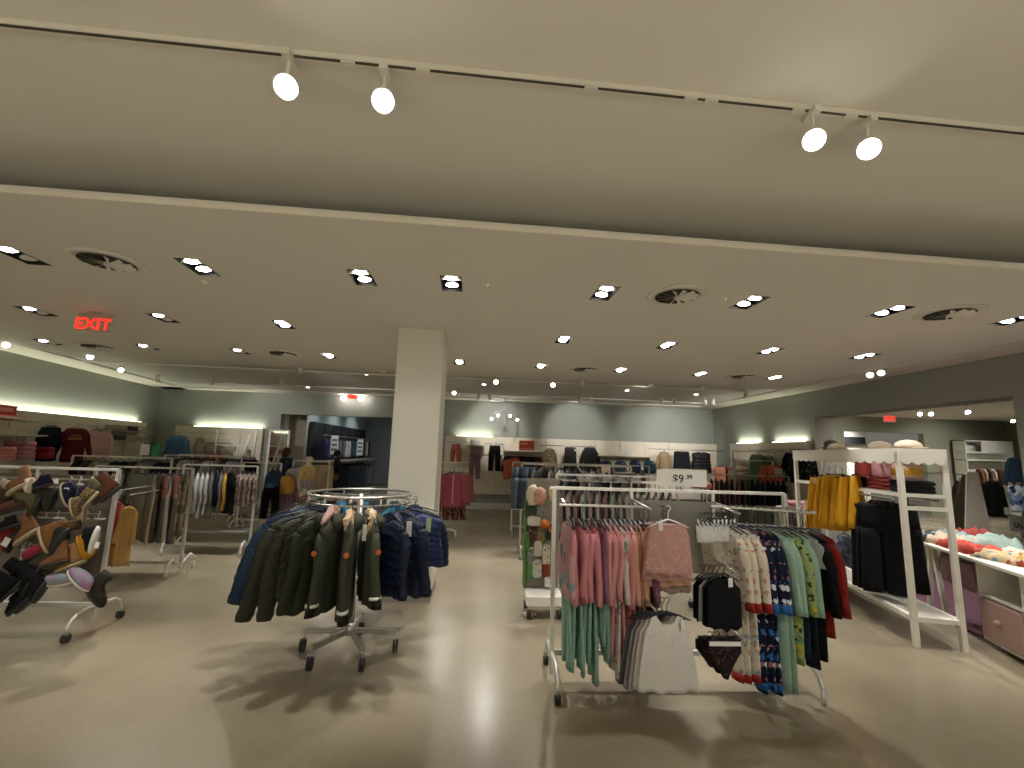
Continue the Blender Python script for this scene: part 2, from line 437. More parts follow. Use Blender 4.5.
nt.links.new(rp.outputs[0], mx.inputs[1]); nt.links.new(n2.outputs[0], mx.inputs[2]); nt.links.new(mx.outputs[0], b.inputs['Base Color'])
mr = _n(nt, 'ShaderNodeMapRange'); mr.inputs['To Min'].default_value = .16; mr.inputs['To Max'].default_value = .32
nt.links.new(n1.outputs[0], mr.inputs[0]); nt.links.new(mr.outputs[0], b.inputs['Roughness'])
b.inputs['Specular IOR Level'].default_value = .65

bm = B(); quad(bm, (-14, -3.2, 0), (20, -3.2, 0), (20, 24, 0), (-14, 24, 0)); struct('floor', bm, M_floor)
PHI = .034
def WL(lx, ly, z=0):     # ceiling grid frame -> world
    return Vector((lx*math.cos(PHI)-ly*math.sin(PHI), lx*math.sin(PHI)+ly*math.cos(PHI), z))
# left wall, back wall with opening, right wall with opening, wall behind the camera
def slab(bm, a, b, t, z0, z1, mi=0):   # vertical slab from floor point a to b, thickness t to the left of a->b
    a = Vector((*a, 0)); b_ = Vector((*b, 0)); d = (b_-a).normalized(); n = Vector((-d.y, d.x, 0))*t
    P = [a, b_, b_+n, a+n]; v = [bm.verts.new(p+Vector((0, 0, z0))) for p in P]+[bm.verts.new(p+Vector((0, 0, z1))) for p in P]
    for q in ((0,3,2,1),(4,5,6,7),(0,1,5,4),(1,2,6,5),(2,3,7,6),(3,0,4,7)): bm.faces.new([v[i] for i in q]).material_index = mi
LA, LB = Vector((-6.66, -3.2)), Vector((-9.31, 13.44))
bm = B(); slab(bm, LA, LB, .2, 0, 3.3); struct('wall_left', bm, M_wall)
bm = B(); slab(bm, (-9.31, 13.44), (-5.9, 13.44), .2, 0, 3.3); slab(bm, (-5.9, 13.44), (-2.0, 13.44), .2, 2.49, 3.3); slab(bm, (-2.0, 13.44), (7.2, 13.44), .2, 0, 3.3)
struct('wall_back', bm, M_wall)
bm = B(); box(bm, (7, -3.2, 0), (7.45, 5.53, 3.3)); box(bm, (7, 5.53, 2.54), (7.45, 9.2, 3.3)); box(bm, (7, 9.2, 0), (7.45, 13.5, 3.3))
struct('wall_right', bm, M_wall)
bm = B(); box(bm, (7.0, 9.185, 0), (7.45, 9.2, 2.54)); struct('trim_1', bm, M_white)
bm = B(); slab(bm, (7.2, -3.2), (-6.7, -3.2), .2, 0, 3.3); struct('wall_front', bm, M_wall)
# ceilings
FRONT = 2.66
xs = [-6.18, -4.83, -3.51, -2.21, -.93, -.2, 1.11, 2.43, 3.79, 5.1]; ys = [3.64, 5.30, 7.04]
fix = [(i, 0) for i in range(2, 10)]+[(i, 1) for i in (1, 2, 3, 6, 7, 8, 9)]+[(i, 2) for i in (0, 1, 2, 3, 5, 6, 7, 8, 9)]
HW, HD = .082, .165
gx = sorted([-6.85, 6.0]+[x+s*HW for x in xs for s in (-1, 1)]); gy = sorted([FRONT, 8.25]+[y+s*HD for y in ys for s in (-1, 1)])
bm = B(); V = {}
def gv(i, j):
    if (i, j) not in V: V[i, j] = bm.verts.new(WL(gx[i], gy[j], ZD))
    return V[i, j]
for i in range(len(gx)-1):
    for j in range(len(gy)-1):
        cx, cy = (gx[i]+gx[i+1])/2, (gy[j]+gy[j+1])/2
        if any(abs(cx-xs[a]) < .02 and abs(cy-ys[b_]) < .02 for a, b_ in fix): continue
        bm.faces.new((gv(i, j), gv(i, j+1), gv(i+1, j+1), gv(i+1, j)))
cs = [WL(-6.85, FRONT), WL(6.0, FRONT), WL(6.0, 8.25), WL(-6.85, 8.25)]
for k in range(4):
    p, q = cs[k], cs[(k+1) % 4]
    zt0 = ZD+.05 if k == 0 else 3.26; quad(bm, (p.x, p.y, ZD), (q.x, q.y, ZD), (q.x, q.y, zt0), (p.x, p.y, zt0))
struct('ceiling_dropped', bm, M_ceil)
bm = B(); quad(bm, WL(-8.6, -3.5, ZF), WL(8.5, -3.5, ZF), WL(8.5, FRONT+.9, ZF), WL(-8.6, FRONT+.9, ZF)); quad(bm, WL(-8.6, FRONT+.9, ZD), WL(8.5, FRONT+.9, ZD), WL(8.5, FRONT+.9, ZF), WL(-8.6, FRONT+.9, ZF))
struct('ceiling_front', bm, M_ceil)
bm = B(); quad(bm, WL(-6.85, FRONT, ZD+.05), WL(6, FRONT, ZD+.05), WL(6, FRONT+.9, ZD+.05), WL(-6.85, FRONT+.9, ZD+.05)); struct('ceiling_panel_top', bm, M_ceil)
bm = B(); quad(bm, (-10, 3.62, ZU), (7.3, 3.62, ZU), (7.3, 13.6, ZU), (-10, 13.6, ZU)); struct('ceiling_upper', bm, M_ceil)
bm = B(); slab(bm, (-8.1, 5.4), (-9.29, 13.4), -.75, ZU-.03, ZU-.004); slab(bm, (-9.2, 13.42), (6.99, 13.42), -.55, ZU-.03, ZU-.004); box(bm, (6.35, 3.7, ZU-.03), (6.98, 12.9, ZU-.004))
struct('trim_2', bm, M_ceil2)  # border band in lighter white stands for wall light grazing the ceiling
bm = B(); bar(bm, WL(-6.85, FRONT-.006, ZD+.012), WL(6.0, FRONT-.006, ZD+.012), .012, .03); struct('trim_3', bm, M_ceil2)
# pillar
bm = B(); box(bm, (-1.03, 5.1, .09), (-.51, 5.68, ZD), .006); pl = struct('column', bm, M_white)
bm = B(); box(bm, (-1.034, 5.096, 0), (-.506, 5.684, .09)); struct('baseboard_column', bm, M_grey)
# room beyond the back opening
M_dark = mat('charcoal_panel', (.006, .006, .008), .6)
bm = B(); slab(bm, (-5.9, 14.2), (-5.45, 14.2), .1, 0, 3.3); slab(bm, (-5.9, 13.6), (-5.9, 14.3), .1, 0, 3.3); struct('wall_partition', bm, mat('beige_wall', hx('a59c88'), .8))
bm = B(); slab(bm, (-5.45, 14.3), (-5.3, 21), .2, 0, 3.4); slab(bm, (-5.3, 21), (3, 21), .2, 0, 3.4); slab(bm, (3, 21), (3, 13.6), .2, 0, 3.4); struct('wall_beyond', bm, mat('cool_wall', hx('97a09c'), .7))
bm = B(); quad(bm, (-6, 13.6, 3.3), (3.2, 13.6, 3.3), (3.2, 21.2, 3.3), (-6, 21.2, 3.3)); struct('ceiling_beyond', bm, mat('dark_ceiling', (.02, .02, .022), .8))
# room beyond the right opening
bm = B(); slab(bm, (7.45, 14.1), (11.75, 14.1), .2, 0, 3.3); slab(bm, (11.75, 14.1), (14.5, 14.1), .2, 2.62, 3.3); slab(bm, (14.5, 14.1), (17.6, 14.1), .2, 0, 3.3); slab(bm, (17.4, 14.1), (17.4, 3), .2, 0, 3.3); slab(bm, (17.4, 3), (7.45, 3), .2, 0, 3.3)
struct('wall_annex', bm, mat('olive_wall', hx('8a8a76'), .8))
bm = B(); quad(bm, (7.45, 3, ZU), (17.5, 3, ZU), (17.5, 14.2, ZU), (7.45, 14.2, ZU)); struct('ceiling_annex', bm, M_ceil)
bm = B(); slab(bm, (11, 17.5), (15.5, 17.5), .2, 0, 3.3); box(bm, (11, 14.3, 2.95), (15.5, 17.5, 3.0)); struct('wall_far', bm, M_white)
bm = B(); box(bm, (11.4, 17.2, 2.35), (15.2, 17.45, 2.62), .01); struct('trim_4', bm, M_dark)

# ---------------------------------------------------------------- ceiling fittings
M_box = mat('matt_black_housing', (.01, .01, .012), .6)
def lamp_disc(parent, p, r, aim, lit=True):
    d = Vector(aim).normalized(); x, y = frame(d); bm = B()
    v = [bm.verts.new(Vector(p)+x*r*math.cos(2*PI*i/20)+y*r*math.sin(2*PI*i/20)) for i in range(20)]; bm.faces.new(v)
    tube(bm, [Vector(p)-d*.002, Vector(p)-d*.03], [r*1.12, r*.7], 20, mi=1)
    return obj('lamp', bm, [M_lamp if lit else M_white, M_steel], parent)
rown = ['front row of the dropped ceiling', 'middle row of the dropped ceiling', 'back row of the dropped ceiling']
cnt = [0, 0, 0]
for a, r_ in fix:
    c = WL(xs[a], ys[r_], ZD); cnt[r_] += 1
    e_ = empty('downlight', c, PHI, label=f'black recessed twin downlight, {ORD[cnt[r_]-1]} from the left in the {rown[r_]}', cat='ceiling light', group='recessed twin downlights')
    bm = B()
    for s, (x0, y0, x1, y1) in enumerate(((-HW, -HD, -HW, HD), (HW, -HD, HW, HD), (-HW, -HD, HW, -HD), (-HW, HD, HW, HD))):
        quad(bm, (x0, y0, 0), (x1, y1, 0), (x1, y1, .14), (x0, y0, .14))
    quad(bm, (-HW, -HD, .14), (HW, -HD, .14), (HW, HD, .14), (-HW, HD, .14))
    obj('housing', bm, M_box, e_)
    bm = B()
    for (x0, y0, x1, y1) in ((-HW-.006, -HD-.006, -HW, HD+.006), (HW, -HD-.006, HW+.006, HD+.006), (-HW, -HD-.006, HW, -HD), (-HW, HD, HW, HD+.006)): box(bm, (x0, y0, -.003), (x1, y1, .001))
    obj('bezel', bm, M_box, e_)
    tilt = {0: .0, 1: .25, 2: .45}[r_]
    for s in (-1, 1):
        if xs[a] < -1.5 and s == 1 and a != 3: lit = False
        else: lit = True
        lamp_disc(e_, (0, s*.078, .016), .052, (-xs[a]*.07, -tilt, -1), lit)
    ra = random.Random(a*7+r_)
    spot(c+Vector((0, 0, -.012)), c+Vector((ra.uniform(-.3, .3), (.25, -1.5, -.5)[r_]+ra.uniform(-.2, .2), -2)), P_DOWN*(.75 if a > 3 else .4, 1.35, 1.15)[r_]*ra.uniform(.6, 1.3), (62, 62, 76)[r_], .65, .035)
vents = [(108, 261), (677, 295), (949, 313), (97, 346), (283, 353), (585, 369), (743, 376)]
vd = ['nearest the left wall in the front row', 'right of the pillar in the front row', 'nearest the right wall in the front row', 'behind the exit sign', 'left of the pillar in the back row', 'right of the pillar in the back row', 'nearest the right wall in the back row']
for k, (x, y) in enumerate(vents):
    p = AZ(x, y, ZD); e_ = empty('ceiling_vent', p, k*.4, label='round grey ceiling air vent, '+vd[k], cat='air vent', group='round ceiling air vents')
    bm = B(); lathe(bm, [(.25, -.0005), (.25, -.008), (.235, -.014), (.185, -.014), (.18, -.002)], 40); obj('rim', bm, M_ceil, e_, True)
    bm = B(); lathe(bm, [(.182, -.0145), (.182, -.0165)], 40); obj('throat_shade', bm, mat('vent_shadow', hx('3c382f'), .8), e_)  # flat disc coloured as the shade inside the vent
    bm = B()
    for i in range(12):
        a = 2*PI*i/12; c, s = math.cos(a), math.sin(a)
        quad(bm, (.03*c, .03*s, -.02), (.175*c, .175*s, -.018), (.175*math.cos(a+.2), .175*math.sin(a+.2), -.034), (.03*math.cos(a+.4), .03*math.sin(a+.4), -.03))
    lathe(bm, [(.001, -.04), (.025, -.038), (.03, -.018)], 16)
    obj('vane', bm, M_ceil, e_)
for x, y, t in ((205, 281, ''), (488, 285, ''), (726, 298, '')):
    p = AZ(x, y, ZD); bm = B(); lathe(bm, [(.03, .0), (.028, -.012), (.012, -.018), (.01, -.03)], 16)
    obj('sprinkler_cover', bm, M_ceil2, None, True, loc=p)
    o = list(COL.objects)[-1]; tagp(o, 'small round sprinkler cover on the dropped ceiling near the vent' if x > 500 else ('small round sprinkler cover over the round coat rack' if x > 300 else 'small round sprinkler cover beside the left downlight'), 'sprinkler')
def track_head(p, aim, lit, label, ztop, power=0, r=.045, ang=60, tgt=None, group=None):
    p = Vector(p); d = Vector(aim).normalized()
    e_ = empty('track_spotlight', (p.x, p.y, ztop), label=label, cat='spotlight', group=group)
    q = p-Vector((p.x, p.y, ztop)); bm = B()
    tube(bm, [q-d*.13, q-d*.125, q-d*.02, q], [r*.6, r*.8, r*1.05, r*1.1], 18); obj('lamp_head', bm, M_white, e_, True)
    bm = B(); bar(bm, (0, 0, 0), (0, 0, -.03), .035, .09); tube(bm, [(0, 0, -.03), (0, 0, q.z+.02)], .008, 8); tube(bm, [(0, 0, q.z+.03), q-d*.08], .008, 8)
    obj('bracket', bm, M_white, e_)
    lamp_disc(e_, q+d*.003, r*.95, d, lit)
    if power: spot(p+d*.015, tgt or p+d, power, ang, .6, .04)
    return e_
bm = B(); zt_ = ZF
bar(bm, WL(-6.6, 1.78, zt_-.015), WL(6.7, 1.78, zt_-.015), .03, .026); tr = obj('lighting_track', bm, M_white); tagp(tr, 'white lighting track across the front ceiling above the camera', 'lighting track', 'white lighting tracks')
bm = B(); bar(bm, WL(-6.6, 1.775, zt_-.03), WL(6.7, 1.775, zt_-.03), .012, .003); obj('slot', bm, mat('track_slot', hx('4a463c'), .7), tr)
for x in (-.62, -.3, .45, .92, 1.02, 1.45, 1.72):
    bm = B(); bar(bm, WL(x, 1.78, zt_-.034), WL(x+.06, 1.78, zt_-.034), .026, .008); obj('track_clip', bm, M_white, tr)
fh = [(286, 87, 'first from the left', .3), (383, 101, 'second from the left', .1), (814, 140, 'third from the left', -.35), (869, 149, 'fourth from the left', -.4)]
for x, y, t, ax in fh:
    p = AZ(x, y, 3.09); dirc = (CC-p).normalized()+Vector((ax, -.2, -.35))
    track_head(p, dirc, True, f'lit white spotlight glaring on the front track, {t}', zt_-.03, 30, .048, 80, p+Vector((ax*1.5, -1.1, -2)), group='spotlights on the front track')
# rear tracks and their heads
for k, (y, x0, x1) in enumerate(((9.3, -7.5, 6.0), (11.7, -7.4, 6.3))):
    bm = B(); bar(bm, WL(x0, y, ZU-.035), WL(x1, y, ZU-.035), .03, .03)
    tagp(obj('lighting_track', bm, M_white), ['white lighting track on the rear ceiling just behind the dropped ceiling', 'white lighting track on the rear ceiling nearest the back wall'][k], 'lighting track', 'white lighting tracks')
heads = [(6, 345, 1), (90, 357, 1), (121, 370, 1), (158, 381, 0), (212, 384, 0), (281, 384, 0), (300, 372, 0), (383, 372, 0), (454, 393, 1), (478, 399, 0), (490, 399, 0), (496, 382, 1), (553, 385, 1), (583, 385, 0), (580, 402, 0), (591, 402, 0), (651, 386, 0), (662, 403, 0), (674, 403, 0), (703, 390, 0), (705, 404, 0), (713, 404, 0), (746, 396, 0), (870, 375, 1), (881, 373, 1)]
for k, (x, y, lit) in enumerate(heads):
    p = AZ(x, y, 2.96 if y > 344 else 2.9)
    if lit: aim = ((CC-p).normalized()+Vector((0, 0, -.5)))
    else: aim = Vector((.25 if p.x > 0 else -.25, .7, -.75))
    pw = P_WASH if not lit else 30  # every other wall-facing head gets an added spot to wash the back wall
    track_head(p, aim, bool(lit), f'{"lit" if lit else "wall-facing"} white track spotlight, {ORD[k] if k < 20 else ["twenty-first","twenty-second","twenty-third","twenty-fourth","twenty-fifth"][k-20]} from the left at the rear ceiling', ZU-.02, pw if (lit or k % 2 == 0) else 0, .045, 85 if lit else 68, p+Vector((0, -1, -1.6)) if lit else p+Vector((.2, 1.6, -.62)), group='spotlights on the rear ceiling')
# small round rear ceiling lights
for k, (x, y) in enumerate([(468, 400-1), (484, 384), (627, 390), (696, 394), (268, 369), (308, 387), (366, 374)]):
    p = AZ(x, y, ZU); e_ = empty('recessed_light', p, label=f'small round recessed ceiling light, {ORD[k]} of the rear ceiling', cat='ceiling light', group='small recessed lights of the rear ceiling')
    bm = B(); lathe(bm, [(.06, 0), (.06, -.006), (.05, -.01)], 20); obj('bezel', bm, M_white, e_)
    lamp_disc(e_, (0, 0, -.012), .045, (0, 0, -1))
# exit signs
M_exit = mat('exit_red', hx('f02a1c'), emit=1.5)
def exit_sign(p, rz, s, label, lamps=False):
    e_ = empty('exit_sign', p, rz, label=label, cat='exit sign')
    bm = B(); box(bm, (-.15*s, -.012, -.2*s), (.15*s, .012, -.02*s), .004); box(bm, (-.05*s, -.02, -.02*s), (.05*s, .02, 0)); obj('sign_plate', bm, mat('exit_plate', hx('c9b8a8'), .3) if not lamps else mat('exit_plate2', hx('d05a48'), .5), e_)
    for q in (-1,):
        cu = bpy.data.curves.new('lettering', 'FONT'); cu.body = 'EXIT'; cu.size = .15*s; cu.align_x = 'CENTER'; cu.extrude = .002; cu.offset = .002
        cu.materials.append(M_exit); o = bpy.data.objects.new('lettering', cu); COL.objects.link(o); o.parent = e_; o.location = (0, -.016, -.17*s); o.rotation_euler.x = PI/2
    if lamps:
        for sx in (-1, 1):
            bm = B(); tube(bm, [(sx*.2*s, -.05, -.2*s), (sx*.2*s, .03, -.16*s)], [.06*s, .04*s], 16); obj('lamp', bm, M_lamp, e_, True)
    return e_
exit_sign(AZ(96, 312, ZD-.001), .1, 1.15, 'red lit EXIT sign hanging from the dropped ceiling on the left')
p = AY(353, 394, 13.2); exit_sign((p.x, 13.2, p.z+.1), 0, 1.2, 'small red exit sign with two emergency lamps over the rear opening', True)
p = AY(889, 413, 13.0); exit_sign((p.x, 13.0, ZU-.01), 0, 1.3, 'small red exit sign seen through the right wall opening')

# ---------------------------------------------------------------- chandelier-like pendant on the back wall
p = AY(505, 403, 12.6); e_ = empty('pendant_light', (p.x, 12.6, ZU), label='spindly pendant chandelier with four small bulbs before the back wall', cat='chandelier')
bm = B(); tube(bm, [(0, 0, 0), (0, 0, -.75)], .012, 8); bar(bm, (-.45, 0, -.12), (.45, 0, -.12), .02)
obj('stem', bm, mat('mauve_metal', hx('8a8088'), .5), e_)
for k, (x, z) in enumerate(((-.36, -.62), (-.18, -.52), (.16, -.52), (.36, -.62))):
    bm = B(); tube(bm, [(0, 0, -.3), (x*.5, 0, -.36), (x, 0, z+.1), (x, 0, z+.03)], .008, 6); a_ = obj('arm', bm, mat('mauve_metal', hx('8a8088'), .5), e_)
    bm = B(); lathe(bm, [(.005, .04), (.03, .02), (.035, -.01), (.01, -.035)], 12, (x, 0, z)); obj('bulb', bm, M_lamp, a_, True)

# ---------------------------------------------------------------- wall panels with light strips above them
def panel(name, a, b_, z0, z1, n, label, light=(), t=.08, m=None, group='cream perimeter wall panels', side=1):
    a, b_ = Vector((*a, 0)), Vector((*b_, 0)); d = b_-a; L = d.length; rz = math.atan2(d.y, d.x)
    e_ = empty(name, a, rz, label=label, cat='wall panel', group=group)
    for i in range(n):
        bm = B(); box(bm, (L*i/n+.004, 0, z0), (L*(i+1)/n-.004, t, z1), .003); obj('board', bm, m or M_cream, e_)
    for (f0, f1) in light:
        bm = B(); box(bm, (L*f0, t*.3, z1), (L*f1, t*.8, z1+.012)); obj('light_strip', bm, mat('strip_glow', (.93, 1, .72), emit=4), e_)
        l = bpy.data.lights.new('strip_light', 'AREA'); l.shape = 'RECTANGLE'; l.size = L*(f1-f0); l.size_y = .05; l.energy = 2.6*L*(f1-f0); l.color = (1, 1, .82)
        o = bpy.data.objects.new('strip_light', l); COL.objects.link(o); o.parent = e_; o.location = (L*(f0+f1)/2, t*.6, z1+.02); o.rotation_euler = (PI-.25, 0, 0)
    return e_
lw = lambda Y, off: (LA.x+(LB.x-LA.x)*(Y+3.2)/16.64+off, Y)
panel('wall_panel', lw(5.5, .14), lw(12.7, .14), .35, 2.08, 9, 'long cream wall panelling along the left wall, glowing strip above', ((0, .97),), group=None)
panel('wall_panel', (-8.7, 13.3), (-6.3, 13.3), .35, 2.05, 4, 'cream wall panelling on the back wall left of the opening', ((.2, .98),), group=None)
panel('wall_panel', (-1.13, 13.28), (7.0, 13.28), .38, 2.02, 11, 'long cream wall panelling right of the pillar on the back wall', ((.04, .17),), group=None)
panel('wall_panel', (6.88, 12.35), (6.88, 9.25), .35, 2.02, 7, 'cream wall panelling on the right wall before the opening', ((.1, .42), (.6, .95)), group=None)
bm = B(); box(bm, (-1.13, 12.95, .08), (7.0, 13.3, .14), .004); box(bm, (-1.1, 13.0, 0), (6.95, 13.28, .08)); tagp(obj('display_plinth', bm, M_white), 'low white plinth at the foot of the back wall panelling', 'plinth')
bm = B(); box(bm, (-8.7, 12.95, .08), (-6.3, 13.3, .14), .004); box(bm, (-8.66, 13.0, 0), (-6.34, 13.28, .08)); tagp(obj('display_plinth', bm, M_white), 'low white plinth at the foot of the back left panelling', 'plinth')

# ================================================================ front clothes rack
M_print_cream = fab('cfc4b0', pat='floral', cs=['9a9a80', 'b98a7a', '8a9aa0', 'cfc4b0'], sc=26)
M_navyp = fab('10182e', pat='floral', cs=['2f6fae', 'c9d2dc', '10182e', 'a86a74'], sc=24)
M_mint = fab('90ad9a'); M_mintp = fab('93a468', pat='floral', cs=['c9b83a', '5f8a70', '2f3f30'], sc=26)
M_pink = fab('c58388'); M_pink2 = fab('ca908e'); M_mintL = fab('86a898'); M_mauve = fab('8d5f70'); M_peach = fab('c99a82')
M_rust = fab('9a6650'); M_red = fab('7e1f1a'); M_leop = fab('b08a66', pat='leopard', cs=['2a1c14', '2a1c14'], sc=30)
M_wprint = fab('c8b8ae', pat='floral', cs=['6f8a78', 'b5766f', 'c8b8ae'], sc=20)
M_bluecuff = fab('2a5f9a'); M_redcuff = fab('8f2620'); M_blk = fab('0b0b0d'); M_whitec = fab('d8d3cc'); M_tankp = fab('b98d86', pat='speck', cs=['a06a62', 'd3b3a6'], sc=55)
def rack(name, x0, x1, y, zt, label, depth=.56, m=M_alu, mids=(), casters=True, loc=(0, 0), rz=0, group=None, rail=.2, low=None):
    """two-footed rail rack; frame in its own parts"""
    e_ = empty(name, (*loc, 0), rz, label=label, cat='clothes rack', group=group)
    bm = B(); bar(bm, (x0, y, zt), (x1, y, zt), .03, .022); obj('top_rail', bm, m, e_)
    for x in (x0, x1):
        bm = B(); bar(bm, (x, y, .06), (x, y, zt), .028, .028); obj('post', bm, m, e_)
        bm = B(); h = depth/2; r = .018
        pts = [(x, y-h, .075), (x, y-h, .11), (x, y-h+.03, .16), (x, y-h+.09, .195), (x, y-.05, rail), (x, y+.05, rail), (x, y+h-.09, .195), (x, y+h-.03, .16), (x, y+h, .11), (x, y+h, .075)]
        tube(bm, pts, .016, 8); obj('foot', bm, m, e_, True)
        if casters and not (casters == 'left' and x == x1):
            for s in (-1, 1): caster(e_, x, y+s*h)
        else:
            for s in (-1, 1):
                bm = B(); tube(bm, [(x, y+s*h, 0), (x, y+s*h, .09)], .018, 10); obj('foot_cap', bm, m, e_, True)
    for x in mids:
        bm = B(); bar(bm, (x, y, rail), (x, y, zt), .02, .02); obj('upright', bm, m, e_)
    bm = B(); bar(bm, (x0, y, rail), (x1, y, rail), .02, .035); obj('lower_rail', bm, m, e_)
    if low: bm = B(); bar(bm, (x0, y, low), (x1, y, low), .018, .018); obj('middle_rail', bm, m, e_)
    return e_
fr = rack('clothes_rack', .54, 2.33, 3.43, 1.345, 'silver rolling clothes rack in front, full of pink, cream and mint children sleepwear', mids=(1.13, 1.76), casters='left')
bm = B(); tube(bm, [(.56, 3.3, 1.235), (1.2, 3.3, 1.235)], .011, 8)
for x in (.6, 1.13): bar(bm, (x, 3.3, 1.235), (x, 3.43, 1.26), .016, .016)
obj('hanging_bar', bm, M_steel, fr)
bm = B(); tube(bm, [(1.66, 3.27, 1.255), (2.40, 3.2, 1.235)], .011, 8); bar(bm, (1.76, 3.26, 1.255), (1.76, 3.43, 1.27), .016); bar(bm, (2.33, 3.21, 1.24), (2.33, 3.43, 1.25), .016)
obj('hanging_bar', bm, M_steel, fr)
for x, z, yy in ((1.13, 1.255, 2.98), (1.76, 1.24, 2.98), (1.13, .65, 2.92), (1.72, .86, 2.95), (1.76, .45, 2.98)):
    bm = B(); tube(bm, [(x, 3.43, z+.02), (x-.02 if x < 1.5 else x-.05, yy, z)], .008, 8); obj('face_out_arm', bm, M_steel, fr, True)
bm = B(); box(bm, (1.14, 3.425, .75), (1.75, 3.435, 1.27)); obj('back_panel', bm, mat('clear_grey_panel', hx('8e8b7e'), .2, trans=.3), fr)
G1 = 'sleepwear on the left bar of the front rack'; GR = 'sleepwear on the right bar of the front rack'
left = [('pale pink top with grey-blue print over mint trousers', fab('c99a9c', pat='floral', cs=['6f8fa0', '8aa5b0', 'c99a9c'], sc=9), M_mintL)]
left += [('dusty pink long top over mint trousers', M_pink, M_mintL)]*5
left += [('mauve long top over mint trousers', M_mauve, M_mintL)]
left += [('salmon pink long top over mint trousers', M_pink2, M_mintL), ('salmon pink long top over rose trousers', M_pink2, M_pink), ('salmon pink long top over printed trousers', M_pink2, M_wprint)]
left += [('white leaf-print long top over rose trousers', M_wprint, M_pink2), ('rose long top with white tag over rust trousers', M_pink, fab('b05f55')), ('peach long top over leopard print trousers', M_peach, M_leop), ('rust brown long top over leopard trousers', M_rust, M_leop), ('tan long top over pink trousers', fab('b58a70'), M_pink2), ('mauve long top over plum trousers', M_mauve, fab('5f3a48')), ('plum long top over floral trousers', fab('74485c'), M_wprint)]
xq = .585
for i, (d, m1, m2) in enumerate(left):
    rd = random.Random(i); xq += .036 if i not in (6,) else .05
    g = garment('long', m1, (xq, 3.3, 1.245), PI/2+rd.uniform(-.14, .08), f'{d}, {ORD[i]} from the left', 'pyjamas', G1, W=.17, L=.5+rd.uniform(-.03, .03), name='pyjama_set', seed=i, zt=-.115,
                a0=.12, a1=.02, sl=.44+rd.uniform(-.04, .03), lower=m2, lowerL=.60+rd.uniform(-.07, .06) - (.16 if i in (6, 8, 11) else 0), T=.019, tag=(0, -.02, -.4) if i in (11,) else None)
right = [('cream animal-print set with red cuffs', M_print_cream, M_print_cream, M_redcuff, .62)]*3+[('navy printed set with blue cuffs', M_navyp, M_navyp, M_bluecuff, .66)]*3
right += [('pale mint green long set', M_mint, M_mint, None, .66)]*2+[('lime and yellow printed green shirt', M_mintp, M_mintp, None, .5), ('mint green long-sleeved set', M_mint, fab('1b2c36'), None, .42), ('grey short-sleeved set over dark navy trousers', fab('8d918c'), fab('131c22'), None, .5), ('black set with dark trousers', M_blk, M_blk, None, .45), ('dark red long set', M_red, M_red, None, .32)]
for i, (d, m1, m2, cf, ll) in enumerate(right):
    rd = random.Random(i+50); t = i/(len(right)-1); x = 1.74+.60*t
    g = garment('long', m1, (x, 3.26-.06*t, 1.25-.015*t), PI/2+.28+rd.uniform(-.08, .08), f'{d}, {ORD[i]} from the left', 'pyjamas', GR, W=.18, L=.5+rd.uniform(-.03, .03), name='pyjama_set', seed=i, zt=-.12,
                a0=.2, a1=.04, sl=(.16 if 'short' in d else .46), lower=m2, lowerL=ll, T=.02, cuff=cf)
    if cf:
        tr_ = [c for c in g.children if c.name.startswith('trousers')][0]; tr_.data = tr_.data.copy()
        for sx in (-1, 1):
            bm = B(); zb = -.12-.375-ll; ring = [[Vector((sx*(.18*.36+.02)+.055*math.cos(q), .02*math.sin(q), zb+dz)) for q in [2*PI*k/12 for k in range(12)]] for dz in (.0, .05)]
            loft(bm, ring); obj('ankle_cuff', bm, cf, tr_, True)
# pieces facing the aisle on the two middle arms
for i in range(4):
    p0 = 3.02+.06*i
    fit('tank', 646-i*3, 508, 690-i*1.5, 574+i*6, p0, M_tankp if i < 2 else (M_peach if i == 2 else fab('a08a78')), ['dusty pink floral ruffle tank top, front of its arm on the front rack', 'longer dusty pink floral tank top just behind the front one', 'peach tank top peeking out behind the floral tank tops', 'beige tank top rearmost behind the floral tank tops'][i], 'tank top', 'tank tops on the middle arm', zt=-.085, wx=.98, seed=i, T=.014, dip=.025, tk=.8, arm=.92, flare=1.12, hm=M_card if i == 0 else None, tag=(-.06, -.02, -.09) if i == 0 else None)
for i in range(5):
    fit('tank', 641-i*4.5, 600, 692-i*5, 692-i*1.5, 2.96+.05*i, M_whitec if i < 2 else fab(['b9b2b0', '8f8a8c', '5a5a60'][i-2]), ['white sleeveless top, front of the lower arm', 'second white sleeveless top just behind the first', 'light grey sleeveless top behind the white ones', 'grey sleeveless top behind the light grey one', 'dark grey sleeveless top rearmost on the lower arm'][i], 'tank top', 'sleeveless tops on the lower arm', zt=-.08, seed=i+1, T=.016, arm=.84, flare=1.2, dip=.075, tk=.62, neck=.1, tag=(.09, -.03, -.11) if i == 0 else None)
for i in range(6):
    fit('bralette', 693+i*4.2, 515, 719+i*4, 552, 3.04+.05*i, fab('c9c8c4'), f'white strappy bralette, {ORD[i]} from the front of its arm', 'bralette', 'white bralettes on the upper arm', seed=i, zt=-.03, T=.01, wx=.8)
for i in range(5):
    fit('tank', 704-i*3+(2 if i == 0 else 0), 567, 740-i*7, 629-i*3, 2.98+.05*i, M_blk if i not in (2,) else fab('b5b7b8'), ['black cropped bra top with white tags, front of its arm', 'second black cropped bra top', 'pale grey cropped bra top among the black ones', 'fourth black cropped bra top behind the pale grey one', 'rearmost black cropped bra top on its arm'][i], 'bra top', 'cropped bra tops on the middle arm', zt=-.05, seed=i, T=.014, neck=.05, arm=.95, dip=.03, tk=.6, tag=(.03, -.03, -.06) if i == 0 else None)
